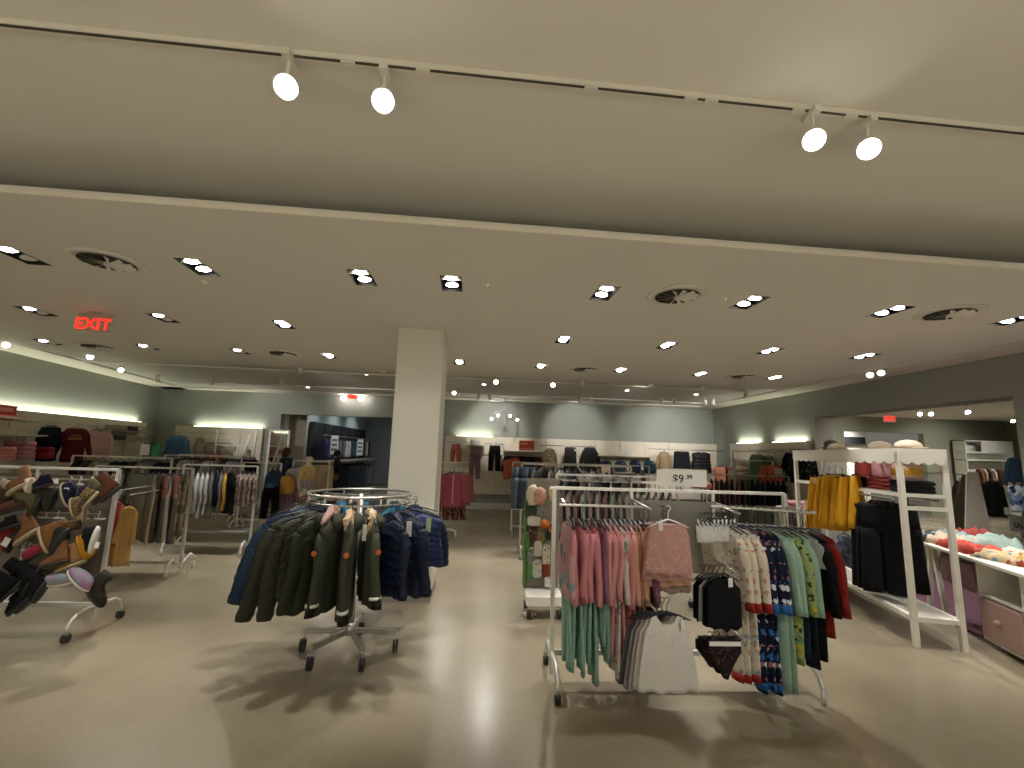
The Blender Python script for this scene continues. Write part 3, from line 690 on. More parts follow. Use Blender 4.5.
M_dfl = fab('1c1216', pat='speck', cs=['8a6a5a', '4a2630', '1c1216'], sc=60)
for i in range(3):
    o = fit('briefs', 707-i*6, 634, 741-i*8, 678-i*6, 2.95+.05*i, M_dfl, ['dark floral briefs with a paper band, front of the lowest arm', 'second dark floral briefs behind the front pair', 'third dark floral briefs rearmost on the lowest arm'][i], 'briefs', 'dark floral briefs on the lowest arm', zt=-.03, seed=i)
    if i == 0: bm = B(); box(bm, (-.11, -.03, -.06), (.09, -.024, -.035)); obj('paper_band', bm, M_card, o)
p = AY(682, 487, 3.43)
sign_card('price_sign', (p.x, 3.43, 1.38), .39, .125, M_card, [('$9', .085, -.03, .03), ('.99', .045, .055, .058)], mat('sign_ink', (.03, .03, .04), .6), .1, 'white price sign reading $9.99 on top of the front rack', stand=.03)

# ================================================================ round coat rack
cx, cy = -1.0, 3.9
rr_ = empty('round_rack', (cx, cy, 0), .1, label='round chrome coat rack on a five-arm wheeled base before the pillar', cat='round rack')
R = .405
for z, rt in ((1.225, .011), (1.165, .008)):
    bm = B(); tube(bm, [(R*math.cos(2*PI*i/48), R*math.sin(2*PI*i/48), z) for i in range(48)], rt, 8, closed=True); obj('ring', bm, M_steel, rr_, True)
bm = B()
for k in range(3):
    a = 2*PI*k/3+.5; bar(bm, (0, 0, 1.2), (R*math.cos(a), R*math.sin(a), 1.2), .018)
for k in range(6):
    a = 2*PI*k/6; bar(bm, (R*math.cos(a), R*math.sin(a), 1.16), (R*math.cos(a), R*math.sin(a), 1.23), .012)
obj('spoke', bm, M_steel, rr_)
bm = B(); tube(bm, [(0, 0, .16), (0, 0, 1.22)], .024, 12); obj('pole', bm, M_steel, rr_, True)
bm = B(); lathe(bm, [(.04, .13), (.045, .14), (.045, .2), (.03, .22)], 16); obj('hub', bm, M_steel, rr_, True)
for a in (180, 0, 238, 300, 90):
    t = math.radians(a)-.1; dx, dy = .36*math.cos(t), .36*math.sin(t)
    bm = B(); bar(bm, (0, 0, .165), (dx, dy, .15), .03, .035); obj('base_arm', bm, M_steel, rr_)
    caster(rr_, dx*1.0, dy*1.0, .052)
M_navyc = fab('161d33', rough=.5, bump=.7); M_bluec = fab('142a40', rough=.55, bump=.7); M_oli = fab('2c2c1e', rough=.55, bump=.7); M_parka = fab('3c3d30', rough=.75); M_teal = fab('1f5266', rough=.6)
M_fur = fab('c9b090', rough=1); M_fur2 = fab('caa59a', rough=1); M_orange = mat('orange_patch', hx('c0622a'), .7)
coats = [  # angle, kind, material, L, label, patch, hood, spread, a0
 (183, 'puffer', M_navyc, .52, 'dark blue padded coat spreading furthest left on the round rack', 0, 1, .22, .55),
 (201, 'puffer', M_bluec, .58, 'petrol blue padded coat beside the dark blue one on the round rack', 0, 1, .22, .42),
 (219, 'puffer', M_oli, .6, 'dark olive padded coat next to the petrol blue one', 0, 1, .22, .3),
 (234, 'puffer', M_oli, .56, 'second dark olive padded coat with quilted sleeve', 0, 1, .22, .2),
 (248, 'puffer', fab('26281c', rough=.6), .62, 'blackish olive padded coat left of the fur-hooded parkas', 0, 1, .2, .2),
 (262, 'jacket', M_parka, .62, 'olive parka with pinkish fur hood and orange sleeve badge', 1, (M_parka, M_fur2), .19, .2),
 (278, 'jacket', M_parka, .68, 'olive parka with cream fur hood, longest at the front of the round rack', 1, (M_parka, M_fur), .19, .12),
 (296, 'jacket', M_parka, .58, 'olive parka with cream fur hood, right one with raised sleeve', 1, (M_parka, M_fur), .19, .4),
 (314, 'puffer', M_navyc, .55, 'navy padded coat right of the parkas', 0, 1, .2, .2),
 (330, 'puffer', M_navyc, .58, 'navy padded coat with a hanging grey tag', 0, 1, .2, .2),
 (352, 'vest', fab('1d2a55', rough=.45), .42, 'shiny navy quilted vest with a green tag, furthest right', 0, 1, .24, .2),
 (20, 'puffer', M_navyc, .5, 'navy padded coat behind the shiny vest on the right', 0, 1, .22, .3),
 (60, 'puffer', M_teal, .5, 'teal padded coat at the right rear of the round rack', 0, 1, .2, .2),
 (92, 'puffer', M_teal, .5, 'bright teal padded coat at the rear of the round rack', 0, 1, .2, .2),
 (120, 'puffer', fab('25708a', rough=.6), .5, 'blue-green padded coat at the left rear of the round rack', 0, 1, .2, .2),
 (150, 'puffer', M_navyc, .5, 'dark blue padded coat at the left rear of the round rack', 0, 1, .22, .3)]
for i, (a, kd, m_, L, lb, patch, hd, W_, a0) in enumerate(coats):
    t = math.radians(a); rd = random.Random(i)
    rz = t if True else 0
    g = garment(kd, m_, (cx+(R+.05)*math.cos(t), cy+(R+.05)*math.sin(t), 1.18), rz+rd.uniform(-.1, .1), lb, 'coat', 'coats on the round rack', W=W_, L=L, seed=i, zt=-.08, T=.05 if kd != 'vest' else .055,
                a0=a0, a1=a0*.55, r0=.07, r1=.05, sl=(L*1.04 if i < 4 else L*.84) if kd != 'vest' else 0, hood=(hd if isinstance(hd, tuple) else m_), puff=0 if kd == 'jacket' else 8, name={'vest': 'quilted_vest', 'jacket': 'parka', 'puffer': 'padded_coat'}[kd], drop=.07, flare=1.06,
                cuff=fab('1c1c16') if kd == 'jacket' else None)
    if patch:
        for sx in (-1, 1):
            bm = B(); sl_ = L*.84; px_ = sx*(W_-.02+math.sin(a0)*sl_*.22)
            lathe(bm, [(.017, 0), (.019, .006), (.014, .008)], 12); q = obj('sleeve_badge', bm, M_orange, g, loc=(px_+sx*.07, 0, -.08-.1-sl_*.2)); q.rotation_euler = (0, sx*PI/2, 0)
            q = Vector((sx*(W_-.07*.55), 0, -.08-.07-.07*.35)); st = L*.84/20
            for n_ in range(17): aa = a0*(1-.45*n_/20); q = q+Vector((sx*math.sin(aa), 0, -math.cos(aa)))*st
            ux = Vector((sx*math.cos(aa), 0, math.sin(aa))); dn = Vector((sx*math.sin(aa), 0, -math.cos(aa))); bm = B()
            loft(bm, [[q+dn*dz+ux*.063*math.cos(2*PI*k/14)+Vector((0, 1, 0))*.038*math.sin(2*PI*k/14) for k in range(14)] for dz in (0, .018)])
            obj('reflective_band', bm, M_card, g, True)
    if i in (9, 10, 7): tag_card(g, (W_*.6, -.07, -.12), .04, .11, .5, m=mat('green_tag', hx('a9b98a'), .6) if i == 10 else M_card)

# ================================================================ shoe rack at the left
sr = rack('shoe_rack', -5.3, -3.24, 4.3, 1.335, 'silver wheeled shoe rack at the left with hanging pairs of shoes', mids=(-3.92,), depth=.54)
for k, z in enumerate((1.25, .965, .70, .43)):
    bm = B(); bar(bm, (-5.3, 4.22, z), (-3.28, 4.22, z), .012)
    obj('shoe_bar', bm, M_steel, sr)
bm = B(); box(bm, (-5.3, 4.335, .42), (-3.27, 4.345, 1.28)); obj('back_panel', bm, mat('taupe_panel', hx('6f6658'), .7), sr)
def shoe(kind, mu, ms, label, loc, rot, L=.2, group='shoes on the hanging shoe rack', trim=None):
    """sole along +y (toe), up = +z"""
    n = 16; h = L*.42; r = []
    def plan(s, z, sc=1.0, toe=1.0, sh=0):
        out = []
        for i in range(n):
            a = 2*PI*i/n; y = math.cos(a); x = math.sin(a)
            w = L*.18*(1+.12*math.cos(a))*sc
            yy = (y*L/2*toe)+sh
            out.append(Vector((x*w, yy, z)))
        return out
    bm = B(); t = .022 if kind != 'sandal' else .016
    loft(bm, [plan(0, 0, .95, .97), plan(0, t*.5, 1.04, 1.01), plan(0, t, 1.0, 1.0)])
    if kind == 'boot':
        up = [plan(0, t*.8, .97, .97), plan(0, t+.03, .95, .9, -L*.02), plan(0, t+.05, .85, .7, -L*.12), plan(0, t+.075, .74, .46, -L*.22), plan(0, t+.12, .7, .4, -L*.25), plan(0, t+.16, .76, .42, -L*.25)]
    elif kind == 'shoe':
        up = [plan(0, t*.8, .97, .97), plan(0, t+.025, .95, .9, -L*.02), plan(0, t+.04, .85, .72, -L*.1), plan(0, t+.06, .72, .5, -L*.2), plan(0, t+.075, .7, .44, -L*.22)]
    elif kind == 'slipper':
        up = [plan(0, t*.8, 1, .98), plan(0, t+.03, 1.05, .93, 0), plan(0, t+.055, .9, .75, L*.03), plan(0, t+.07, .55, .5, L*.05)]
    else:
        up = [plan(0, t*.8, .9, .5, L*.15), plan(0, t+.03, .85, .42, L*.13), plan(0, t+.045, .6, .3, L*.1)]
    u = B(); loft(u, up)
    root = obj(kind if kind != 'shoe' else 'sneaker', u, mu, None, True); root.location = loc; root.rotation_euler = rot
    tagp(root, label, 'shoe', group)
    obj('sole', bm, ms, root, True)
    if kind in ('boot', 'shoe'):
        lb = B()
        for k in range(3): bar(lb, (-L*.1, L*(.18-.1*k), t+.035+.012*k), (L*.1, L*(.2-.1*k), t+.035+.012*k), .006)
        obj('laces', lb, trim or M_black, root)
    return root
tan, brn, blk, cog = fab('6e4a2e', bump=.2), fab('3f2c20', bump=.2), fab('0e0e10', bump=.2), fab('54301f', bump=.2)
mus = fab('b5801f', bump=.2); cream_s = mat('cream_sole', hx('a89878'), .6); dks = mat('dark_sole', (.02, .02, .02), .6); olive_s = fab('4e4a30'); goldleo = fab('7f6c48', pat='leopard', cs=['3a2a1c', '3a2a1c'], sc=60)
navs = fab('15182c'); pnk = fab('8f2f40'); rby = fab('6f2018'); whs = fab('d9d3c6'); fluff = fab('87a09a', pat='mottle', cs=['a57aa0'], sc=11)
SH = [  # px, py, kind, upper, sole, roll(deg), L, words
 (6, 492, 'shoe', fab('8f8070'), cream_s, 20, .17, 'grey-beige sneaker at the far left of the top bar'),
 (3, 508, 'boot', brn, dks, 60, .2, 'dark brown boot at the far left under the top bar'),
 (20, 490, 'boot', tan, cream_s, 55, .2, 'tan ankle boot with pale sole on the top bar'),
 (27, 500, 'boot', tan, dks, 35, .19, 'second tan ankle boot just below the first'),
 (14, 511, 'slipper', fab('5a3a30'), dks, 70, .19, 'brown slipper lying across under the tan boots'),
 (33, 486, 'shoe', whs, cream_s, 0, .12, 'small white shoe on a white card on the top bar'),
 (41, 494, 'slipper', fab('8f3f34'), dks, 80, .17, 'red-brown slipper beside the white card'),
 (40, 505, 'boot', olive_s, dks, 10, .17, 'dark olive boot under the red-brown slipper'),
 (44, 487, 'shoe', navs, dks, 75, .15, 'dark purple sneaker behind the white tag'),
 (54, 500, 'boot', fab('3a3428'), dks, 15, .19, 'blackish brown boot left of the navy sneakers'),
 (64, 496, 'shoe', navs, cream_s, -25, .19, 'navy sneaker with a white label'),
 (72, 508, 'shoe', goldleo, cream_s, -20, .15, 'small gold leopard shoe under the navy sneaker'),
 (79, 497, 'shoe', fab('2c1f2a'), dks, -15, .17, 'plum black shoe right of the navy sneaker'),
 (86, 512, 'sandal', fab('a88a62'), cream_s, 0, .15, 'beige strappy sandal hanging lowest under the top bar'),
 (92, 501, 'shoe', goldleo, cream_s, 35, .16, 'gold leopard shoe with pale straps'),
 (100, 495, 'boot', olive_s, dks, 20, .17, 'olive brown bootee near the right of the top bar'),
 (112, 495, 'boot', cog, dks, 45, .19, 'reddish brown boot at the right end of the top bar'),
 (8, 529, 'shoe', blk, dks, 70, .15, 'black shoe on the middle bar at the left'),
 (16, 539, 'boot', rby, dks, 15, .22, 'rust red tall boot on the middle bar'),
 (28, 538, 'boot', tan, cream_s, 50, .21, 'tan boot tilted with cream sole edge facing up'),
 (42, 541, 'boot', fab('6f4a24'), cream_s, -28, .21, 'mustard brown boot leaning on the tilted tan boot'),
 (38, 556, 'slipper', pnk, dks, 55, .17, 'crimson slipper below the tilted tan boot'),
 (52, 535, 'boot', fab('5a4428'), dks, -10, .19, 'khaki brown boot in the middle of the middle bar'),
 (62, 543, 'boot', fab('26241e'), dks, 20, .22, 'black boot left of the yellow shoe'),
 (81, 548, 'slipper', mus, mus, -30, .2, 'bright mustard yellow slipper sole up on the middle bar'),
 (96, 540, 'shoe', blk, mat('white_sole', hx('d8d4c8'), .5), 8, .2, 'black sneaker with white sole at the right end of the middle bar'),
 (54, 566, 'boot', fab('7a5234'), dks, 72, .21, 'light brown boot lying sideways over the bottom bar'),
 (71, 568, 'boot', fab('8f6a3e'), cream_s, 65, .23, 'camel boot standing upright over the bottom bar'),
 (60, 584, 'slipper', fluff, whs, 85, .2, 'fluffy rainbow slipper on the bottom bar'),
 (77, 582, 'slipper', fluff, mat('white_sole', hx('d8d4c8'), .5), -50, .22, 'fluffy rainbow slipper with thick white sole, toe up'),
 (93, 596, 'boot', fab('2e2a24'), dks, -42, .23, 'black lace-up boot tipped over at the right end of the bottom bar'),
 (3, 588, 'boot', blk, dks, 15, .2, 'black boot at the far left of the bottom bar'),
 (13, 592, 'boot', blk, dks, 40, .2, 'black boot second on the bottom bar'),
 (22, 581, 'boot', blk, dks, 30, .22, 'black suede boot third on the bottom bar'),
 (34, 583, 'boot', blk, dks, 20, .24, 'tall black boot fourth on the bottom bar'),
 (43, 591, 'boot', blk, dks, 25, .2, 'black boot with white speck fifth on the bottom bar'),
 (20, 606, 'shoe', blk, dks, 40, .2, 'black shoe hanging lowest, left one'),
 (28, 603, 'shoe', blk, dks, 40, .21, 'black shoe hanging lowest, right one')]
for i, (x, y, kd, mu, ms, rl, L, w) in enumerate(SH):
    p = AY(x, y, 4.14-.03*(i % 3)); a = math.radians(rl)
    # toe pointing down in the rack plane, sole turned part way to the aisle
    f = 1 if rl < 0 else -1
    base = Matrix(((0, 0, f, 0), (-f, 0, 0, 0), (0, -1, 0, 0), (0, 0, 0, 1)))
    M = Matrix.Rotation(a, 4, 'Y') @ Matrix.Rotation(random.Random(i).uniform(-.5, .35)*f, 4, 'Z') @ base
    shoe(kd, mu, ms, w, p, M.to_euler(), L*1.12)
for i, (x, y) in enumerate(((25, 481), (36, 482), (70, 483), (80, 480), (92, 479), (101, 480), (22, 523), (45, 523), (56, 524), (85, 525), (97, 526), (25, 568), (35, 566))):
    p = AY(x, y, 4.2); bm = B(); r = .012
    tube(bm, [(0, 0, -.05), (0, 0, -.015)]+[(r*math.sin(q), 0, -r*math.cos(q)) for q in (.4, 1.4, 2.4, 3.4)], .0035, 6); bar(bm, (-.06, 0, -.05), (.06, 0, -.05), .008, .012)
    tagp(obj('shoe_hanger', bm, M_card, None, loc=(p.x, 4.2, [1.262, .977, .712][0 if y < 500 else (1 if y < 545 else 2)])), f'white plastic shoe hanger on the {["top", "middle", "lower"][0 if y < 500 else (1 if y < 545 else 2)]} bar, at {ORD[i % 6]} place from the left', 'shoe hanger', 'white shoe hangers')
for i, (x, y, w, h) in enumerate(((27, 487, .05, .07), (52, 482, .1, .04), (66, 492, .04, .07), (97, 545, .035, .05), (6, 542, .05, .07))):
    p = AY(x, y, 4.08); bm = B(); box(bm, (-w/2, -.001, -h/2), (w/2, .001, h/2))
    o = obj('price_tag', bm, M_card, None, loc=p); o.rotation_euler.y = .2*(i-2); tagp(o, ['white tag beside the tan ankle boot', 'large white tag over the dark purple sneaker', 'white label hanging on the navy sneaker', 'white label on the black sneaker with white sole', 'white tag under the black shoe at the left'][i], 'tag')

# ================================================================ left racks behind the shoe rack
M_sage = fab('77796a'); M_str = fab('8c8a88', pat='vstripe', cs=['cdc8c0'], sc=14); M_pg = fab('b9877f', pat='two', cs=['6f7276'], sc=-.34); M_ykl = fab('d0a866')
M_cor = fab('c25a5a'); M_camo = fab('8a7a5c', pat='camo', cs=['a59a80', '6f6a50'], sc=14); M_lav = fab('c9c2cc'); M_floral = fab('8d7f7a', pat='floral', cs=['c9bdb0', '4a3a46', '8a6a6a', 'b8a898'], sc=28)
M_wg = fab('c6c5c6'); M_navy = fab('151a28'); M_grayc = fab('77777c'); M_yel = fab('c99a45')
r2 = rack('clothes_rack', -4.85, -3.68, 6.07, 1.265, 'silver clothes rack with sage and pink joggers behind the shoe rack', depth=.52, casters=False, rail=.12)
for px, py in ((117, 491), (130, 495)):
    bm = B(); q = AY(px, py, 5.4); tube(bm, [q, (q.x-.02, 6.07, q.z+.02)], .008, 8); obj('face_out_arm', bm, M_steel, r2)
g2 = 'joggers on the rack behind the shoe rack'
for i, (x, m_, d, L, rz, W) in enumerate(((-4.72, M_navy, 'navy joggers', .74, 1.1, .15), (-4.62, M_whitec, 'white joggers with a dark stripe', .74, .9, .15), (-4.52, M_str, 'grey and white striped joggers', .74, .9, .15), (-4.33, M_sage, 'sage green joggers facing the aisle', .78, .22, .17), (-4.2, M_sage, 'sage green joggers behind the facing pair', .8, .5, .16), (-4.13, M_str, 'grey joggers with pale side stripe', .82, .8, .16), (-4.07, fab('5a564e'), 'dark taupe joggers', .8, .9, .16), (-4.0, M_pg, 'pink and grey two-tone joggers', .8, .7, .16), (-3.94, M_str, 'grey striped joggers beside the two-tone pair', .8, .85, .16), (-3.88, M_pg, 'second pink and grey two-tone joggers', .82, .6, .16), (-3.81, M_camo, 'beige patterned joggers', .74, .9, .15), (-3.75, M_camo, 'second beige patterned joggers at the right end', .72, .9, .15))):
    garment('pants', m_, (x, 6.05, 1.25), -rz, d+' on the rack behind the shoe rack', 'joggers', g2, W=W, L=L, T=.026, zt=-.07, seed=i)
for i, (px, py, y, m_, d, kd, L, W) in enumerate(((118, 490, 5.5, M_cor, 'coral red long dress hanging behind the shoe rack post', 'dress', .5, .07), (116, 492, 5.6, fab('c98a5c'), 'peach long dress behind the coral one', 'dress', .72, .08), (131, 495, 5.45, M_ykl, 'yellow-orange long shirt in front of the sage joggers', 'long', .66, .07), (125, 495, 5.6, fab('c98f50'), 'second yellow-orange long shirt behind the first', 'long', .6, .07))):
    garment(kd, m_, AY(px, py, y), .1, d, 'top', 'bright tops behind the shoe rack', W=W, L=L, seed=i, T=.022, a0=.12, a1=.03, r0=.045, r1=.03, sl=.36 if kd == 'long' else .1, flare=1.2)
r3 = rack('clothes_rack', -4.5, -3.42, 7.2, 1.265, 'silver clothes rack with white tops and floral dresses left of the aisle', depth=.5, casters=False, rail=.12)
for i, (x, m_, d, kd, L, W) in enumerate(((-4.44, M_camo, 'beige top', 'long', .5, .15), (-4.36, M_lav, 'pale lilac top', 'long', .52, .15), (-4.29, M_wg, 'white long top', 'long', .6, .16), (-4.22, M_wg, 'second white long top', 'long', .68, .16), (-4.15, M_wg, 'white top with pink collar', 'long', .62, .16), (-4.08, M_grayc, 'grey-white long top', 'long', .68, .16), (-4.01, M_navy, 'navy top', 'long', .5, .16), (-3.95, M_grayc, 'blue-grey top', 'long', .6, .16), (-3.89, M_yel, 'mustard yellow top', 'long', .56, .17), (-3.80, M_blk, 'large black dress', 'dress', .62, .13), (-3.70, M_floral, 'brown floral dress', 'dress', .5, .13), (-3.63, M_floral, 'second brown floral dress', 'dress', .5, .13), (-3.56, M_floral, 'third brown floral dress', 'dress', .48, .13), (-3.49, M_floral, 'brown floral dress at the right end', 'dress', .45, .12))):
    garment(kd, m_, (x, 7.2, 1.25), -1.0 if kd == 'long' else -.7, d+' on the rack left of the aisle', 'dress' if kd == 'dress' else 'top', 'tops and dresses on the rack left of the aisle', W=W, L=L, seed=i, T=.024, zt=-.07, a0=.15, a1=.04, flare=1.25, sl=.4 if kd == 'long' else .2)
bm = B(); box(bm, (-4.45, 7.05, .3), (-3.45, 7.35, .33)); obj('shelf_board', bm, M_grey, r3)

# ================================================================ left wall fixtures
def LWp(px, py, off):      # point at this pixel on the plane in front of the left wall
    a, b_ = Vector((LA.x+off, LA.y)), Vector((LB.x+off, LB.y)); d_ = b_-a; n = Vector((-d_.y, d_.x)); d = ray(px, py)
    t = n.dot(a)/(n.x*d.x+n.y*d.y); return CC+d*t
LDIR = Vector((LB.x-LA.x, LB.y-LA.y, 0)).normalized(); LRZ = math.atan2(LDIR.y, LDIR.x)
def wall_bar(a, b_, wallx, label, z=None, group='hanging rails on the walls', wall_off=(.3, 0)):
    a, b_ = Vector(a), Vector(b_); e_ = empty('wall_rail', a, 0, label=label, cat='hanging rail', group=group)
    bm = B(); tube(bm, [(0, 0, 0), b_-a], .011, 8); obj('rail', bm, M_steel, e_, True)
    for q in (Vector((0, 0, 0)), (b_-a)):
        bm = B(); bar(bm, q, q+Vector((*wall_off, 0)), .014, .02); obj('bracket', bm, M_steel, e_)
def shelf(a, b_, dep, label, group='wall shelves'):   # board from a to b along the wall, depth vector dep
    a, b_ = Vector(a), Vector(b_); dep = Vector((*dep, 0)); e_ = empty('wall_shelf', a, 0, label=label, cat='shelf', group=group)
    bm = B(); o0 = Vector((0, 0, 0)); P = [o0, b_-a, b_-a+dep, dep]; v = [bm.verts.new(p) for p in P]+[bm.verts.new(p+Vector((0, 0, .025))) for p in P]
    for q in ((0,3,2,1),(4,5,6,7),(0,1,5,4),(1,2,6,5),(2,3,7,6),(3,0,4,7)): bm.faces.new([v[i] for i in q])
    obj('board', bm, mat('shelf_laminate', hx('b9b09c'), .5), e_)
    for q in (o0, (b_-a)*.98):
        bm = B(); bar(bm, q+dep*.95-Vector((0, 0, .0)), q+dep*.3-Vector((0, 0, .005)), .015, .01); bar(bm, q+dep*.93, q+dep*.93-Vector((0, 0, .12)), .012); obj('bracket', bm, M_steel, e_)
    return e_
def fold(w, d, h, m_, loc, rz, label, group, seed=0, cat='folded clothes', name='folded_top'):
    rd = random.Random(seed); bm = B(); n = 20; rings = []
    for s, zz in ((.96, 0), (1, h*.25), (1, h*.7), (.95, h)):
        rings.append([Vector((w/2*s*sgnp(math.cos(a), .35)+rd.uniform(-.004, .004), d/2*s*sgnp(math.sin(a), .35)+rd.uniform(-.004, .004), zz+(.008*math.sin(3*a+seed) if zz else 0))) for a in [2*PI*i/n for i in range(n)]])
    loft(bm, rings); o = obj(name, bm, m_, None, True, loc=loc, rz=rz); tagp(o, label, cat, group); return o
def crumple(w, d, h, m_, loc, rz, label, group, seed=0, cat='clothes', name='crumpled_garment'):
    from mathutils import noise
    bm = B(); nx, ny = 14, 12; top = []; off = Vector((seed*3.1, seed*1.7, 0))
    for i in range(nx+1):
        row = []
        for j in range(ny+1):
            u, v = i/nx*2-1, j/ny*2-1; e2 = max(0, 1-max(abs(u), abs(v))**6)**.5
            f = noise.noise(Vector((u*1.8, v*2.4, 0))+off); g_ = abs(noise.noise(Vector((u*4, v*3, 1))+off))
            row.append(bm.verts.new((u*w/2*(1+.15*f), v*d/2*(1+.18*noise.noise(Vector((u*2, v, 5))+off)), h*e2*(.55+.5*f+.6*g_))))
        top.append(row)
    for i in range(nx):
        for j in range(ny): bm.faces.new((top[i][j], top[i+1][j], top[i+1][j+1], top[i][j+1]))
    edge = [top[i][0] for i in range(nx+1)]+[top[nx][j] for j in range(1, ny+1)]+[top[i][ny] for i in range(nx-1, -1, -1)]+[top[0][j] for j in range(ny-1, 0, -1)]
    bm.faces.new(edge)
    o = obj(name, bm, m_, None, True, loc=loc, rz=rz); tagp(o, label, cat, group); return o
off = .42
a_ = LWp(0, 404, off-.12); red = mat('red_card', hx('c23a30'), .6)
q0, q1 = LWp(-6, 421, .25), LWp(15, 421, .25)
sign_card('sale_sign', ((q0.x+q1.x)/2, (q0.y+q1.y)/2, q1.z), (q1-q0).length*.95, .26, red, [], M_card, .1, 'red sale sign on the left wall panelling at the picture edge', rz=LRZ)
sg = list(COL.objects)[-2] if False else [o for o in COL.objects if o.name.startswith('sale_sign')][-1]
M_pred = mat('pale_red_print', hx('dd8f7e'), .6)
bm = B(); box(bm, (-.42, -.006, .02), (.42, -.0035, .09)); obj('printed_band', bm, M_pred, sg)
bm = B(); box(bm, (-.25, -.006, .15), (.12, -.0035, .22)); obj('printed_patch', bm, M_pred, sg)
pts = lambda *pp: [LWp(x, y, o_) for x, y, o_ in pp]
a_, b_ = pts((-20, 420, .5), (33, 421, .5)); b_.z = a_.z = 1.9; shelf(a_, b_, (-.35, -.05), 'upper wall shelf under the red sign on the left wall')
a_, b_ = pts((-20, 435, .5), (48, 437, .5)); a_.z = b_.z = 1.62; shelf(a_, b_, (-.35, -.05), 'second wall shelf on the left wall, pink folded tops below it')
a_, b_ = pts((-20, 460, .55), (24, 461, .55)); a_.z = b_.z = 1.2; shelf(a_, b_, (-.4, -.05), 'lowest wall shelf on the left wall at the picture edge')
a_, b_ = pts((112, 432, .5), (153, 434, .5)); a_.z = b_.z = 1.80; b_.y = min(b_.y, 13.1); shelf(a_, b_, (-.35, -.05), 'upper corner shelf at the far end of the left wall')
a_, b_ = pts((112, 441, .5), (150, 442, .5)); a_.z = b_.z = 1.57; b_.y = min(b_.y, 13.1); shelf(a_, b_, (-.35, -.05), 'lower corner shelf at the far end of the left wall')
a_, b_ = pts((34, 421, .42), (105, 427, .42)); a_.z = b_.z = 1.88; wall_bar(a_, b_, 0, 'hanging rail with the maroon sweatshirt on the left wall', wall_off=(-.28, -.04))
def lwfit(kind, x0, y0, x1, y1, off, m_, label, cat='top', **k):
    p0, p1 = LWp(x0, y0, off), LWp(x1, y0, off); c = LWp((x0+x1)/2, y0, off); bt = LWp((x0+x1)/2, y1, off); zt = k.pop('zt', -.07)
    face = k.pop('face', .42)   # share of the wall-parallel width (garments turned a little to the aisle)
    W = (p1-p0).length/2*face*k.pop('wx', 1)
    return garment(kind, m_, c, k.pop('rz', .75), label, cat, k.pop('group', 'clothes on the left wall'), W=W, L=max(.1, c.z+zt-bt.z), zt=zt, **k)
M_maroon = fab('5f1620'); M_pinkL = fab('d3a8a4'); 
for i, x in enumerate((50, 54, 58)): lwfit('long', x-7, 422, x+3, 461, .42, M_navy, f'navy top, {ORD[i]} of three at the near end of the left wall rail', face=.7, seed=i, T=.03, a0=.1, a1=.03, sl=.4)
lwfit('long', 61, 424, 94, 462, .45, M_maroon, 'maroon sweatshirt with pale chest print on the left wall rail', 'sweatshirt', seed=2, T=.04, a0=.35, a1=.1, sl=.5, r0=.07, face=.36)
o = [q for q in COL.objects if q.get('label', '').startswith('maroon')][-1]
bm = B(); box(bm, (-.1, -.052, -.32), (.1, -.046, -.27)); box(bm, (-.06, -.052, -.25), (.08, -.046, -.22)); obj('chest_print', bm, fab('9a6a50'), o)
lwfit('long', 90, 427, 103, 464, .42, M_pinkL, 'pale pink top beside the maroon sweatshirt', seed=1, T=.035, face=.6, sl=.4, a0=.15)
lwfit('long', 98, 427, 114, 462, .42, M_pinkL, 'second pale pink top at the far end of the left wall rail', seed=3, T=.035, face=.4, sl=.45, a0=.25)
for i, (x0, x1, y0, y1, m_, d, h) in enumerate(((4, 30, 461, 440, fab('9a6a6a'), 'dusty pink folded tops heaped on the left wall display', .3), (30, 47, 462, 446, fab('7a1a1e'), 'dark red folded tops on the left wall display', .2), (-6, 6, 461, 444, fab('c07a70'), 'salmon folded tops at the picture edge on the left wall', .2))):
    c = LWp((x0+x1)/2, y0, .5); w = (LWp(x1, y0, .5)-LWp(x0, y0, .5)).length
    for j in range(4): fold(min(w*.55, .55)*(1-.05*j), .36, h/4*.95, m_, (c.x, c.y, 1.225+j*h/4), LRZ, d+f', {["bottom", "second", "third", "top"][j]} of the pile', 'folded tops on the left wall', i*5+j)
for k, (dx, z0) in enumerate(((0, 1.83), (.0, 1.60))):
    for j in range(3):
        p = LWp(118+11*j, 440, .45); fold(.4, .3, .1, [fab('9a8a7a'), fab('3a3634'), fab('b5a594')][(j+k) % 3], (p.x-.08, p.y, z0+.005 if k == 0 else 1.6), LRZ, f'{["beige","dark","cream"][(j+k)%3]} folded pile, {ORD[j]} on the {["upper","lower"][k]} corner shelf of the left wall', 'folded clothes on the corner shelves', 40+j+3*k)
# low tables and racks in front of the left wall
def table(name, a, b_, z, label, m=M_white, th=.03, legs=True, lm=None):
    (x0, y0), (x1, y1) = a, b_; e_ = empty(name, ((x0+x1)/2, (y0+y1)/2, 0), label=label, cat='table'); w, d = abs(x1-x0)/2, abs(y1-y0)/2
    bm = B(); box(bm, (-w, -d, z-th), (w, d, z), .004); obj('tabletop', bm, m, e_)
    for sx in (-1, 1):
        for sy in (-1, 1):
            bm = B(); bar(bm, (sx*(w-.04), sy*(d-.04), 0), (sx*(w-.04), sy*(d-.04), z-th), .04); obj('leg', bm, lm or m, e_)
    return e_
rack('clothes_rack', -7.3, -5.6, 8.6, 1.3, 'silver rack with a flat card display in front of the maroon sweatshirt', depth=.5, casters=False)
rack('clothes_rack', -6.4, -4.9, 9.6, 1.33, 'silver rack behind, below the blue sweatshirt', depth=.5, casters=False)
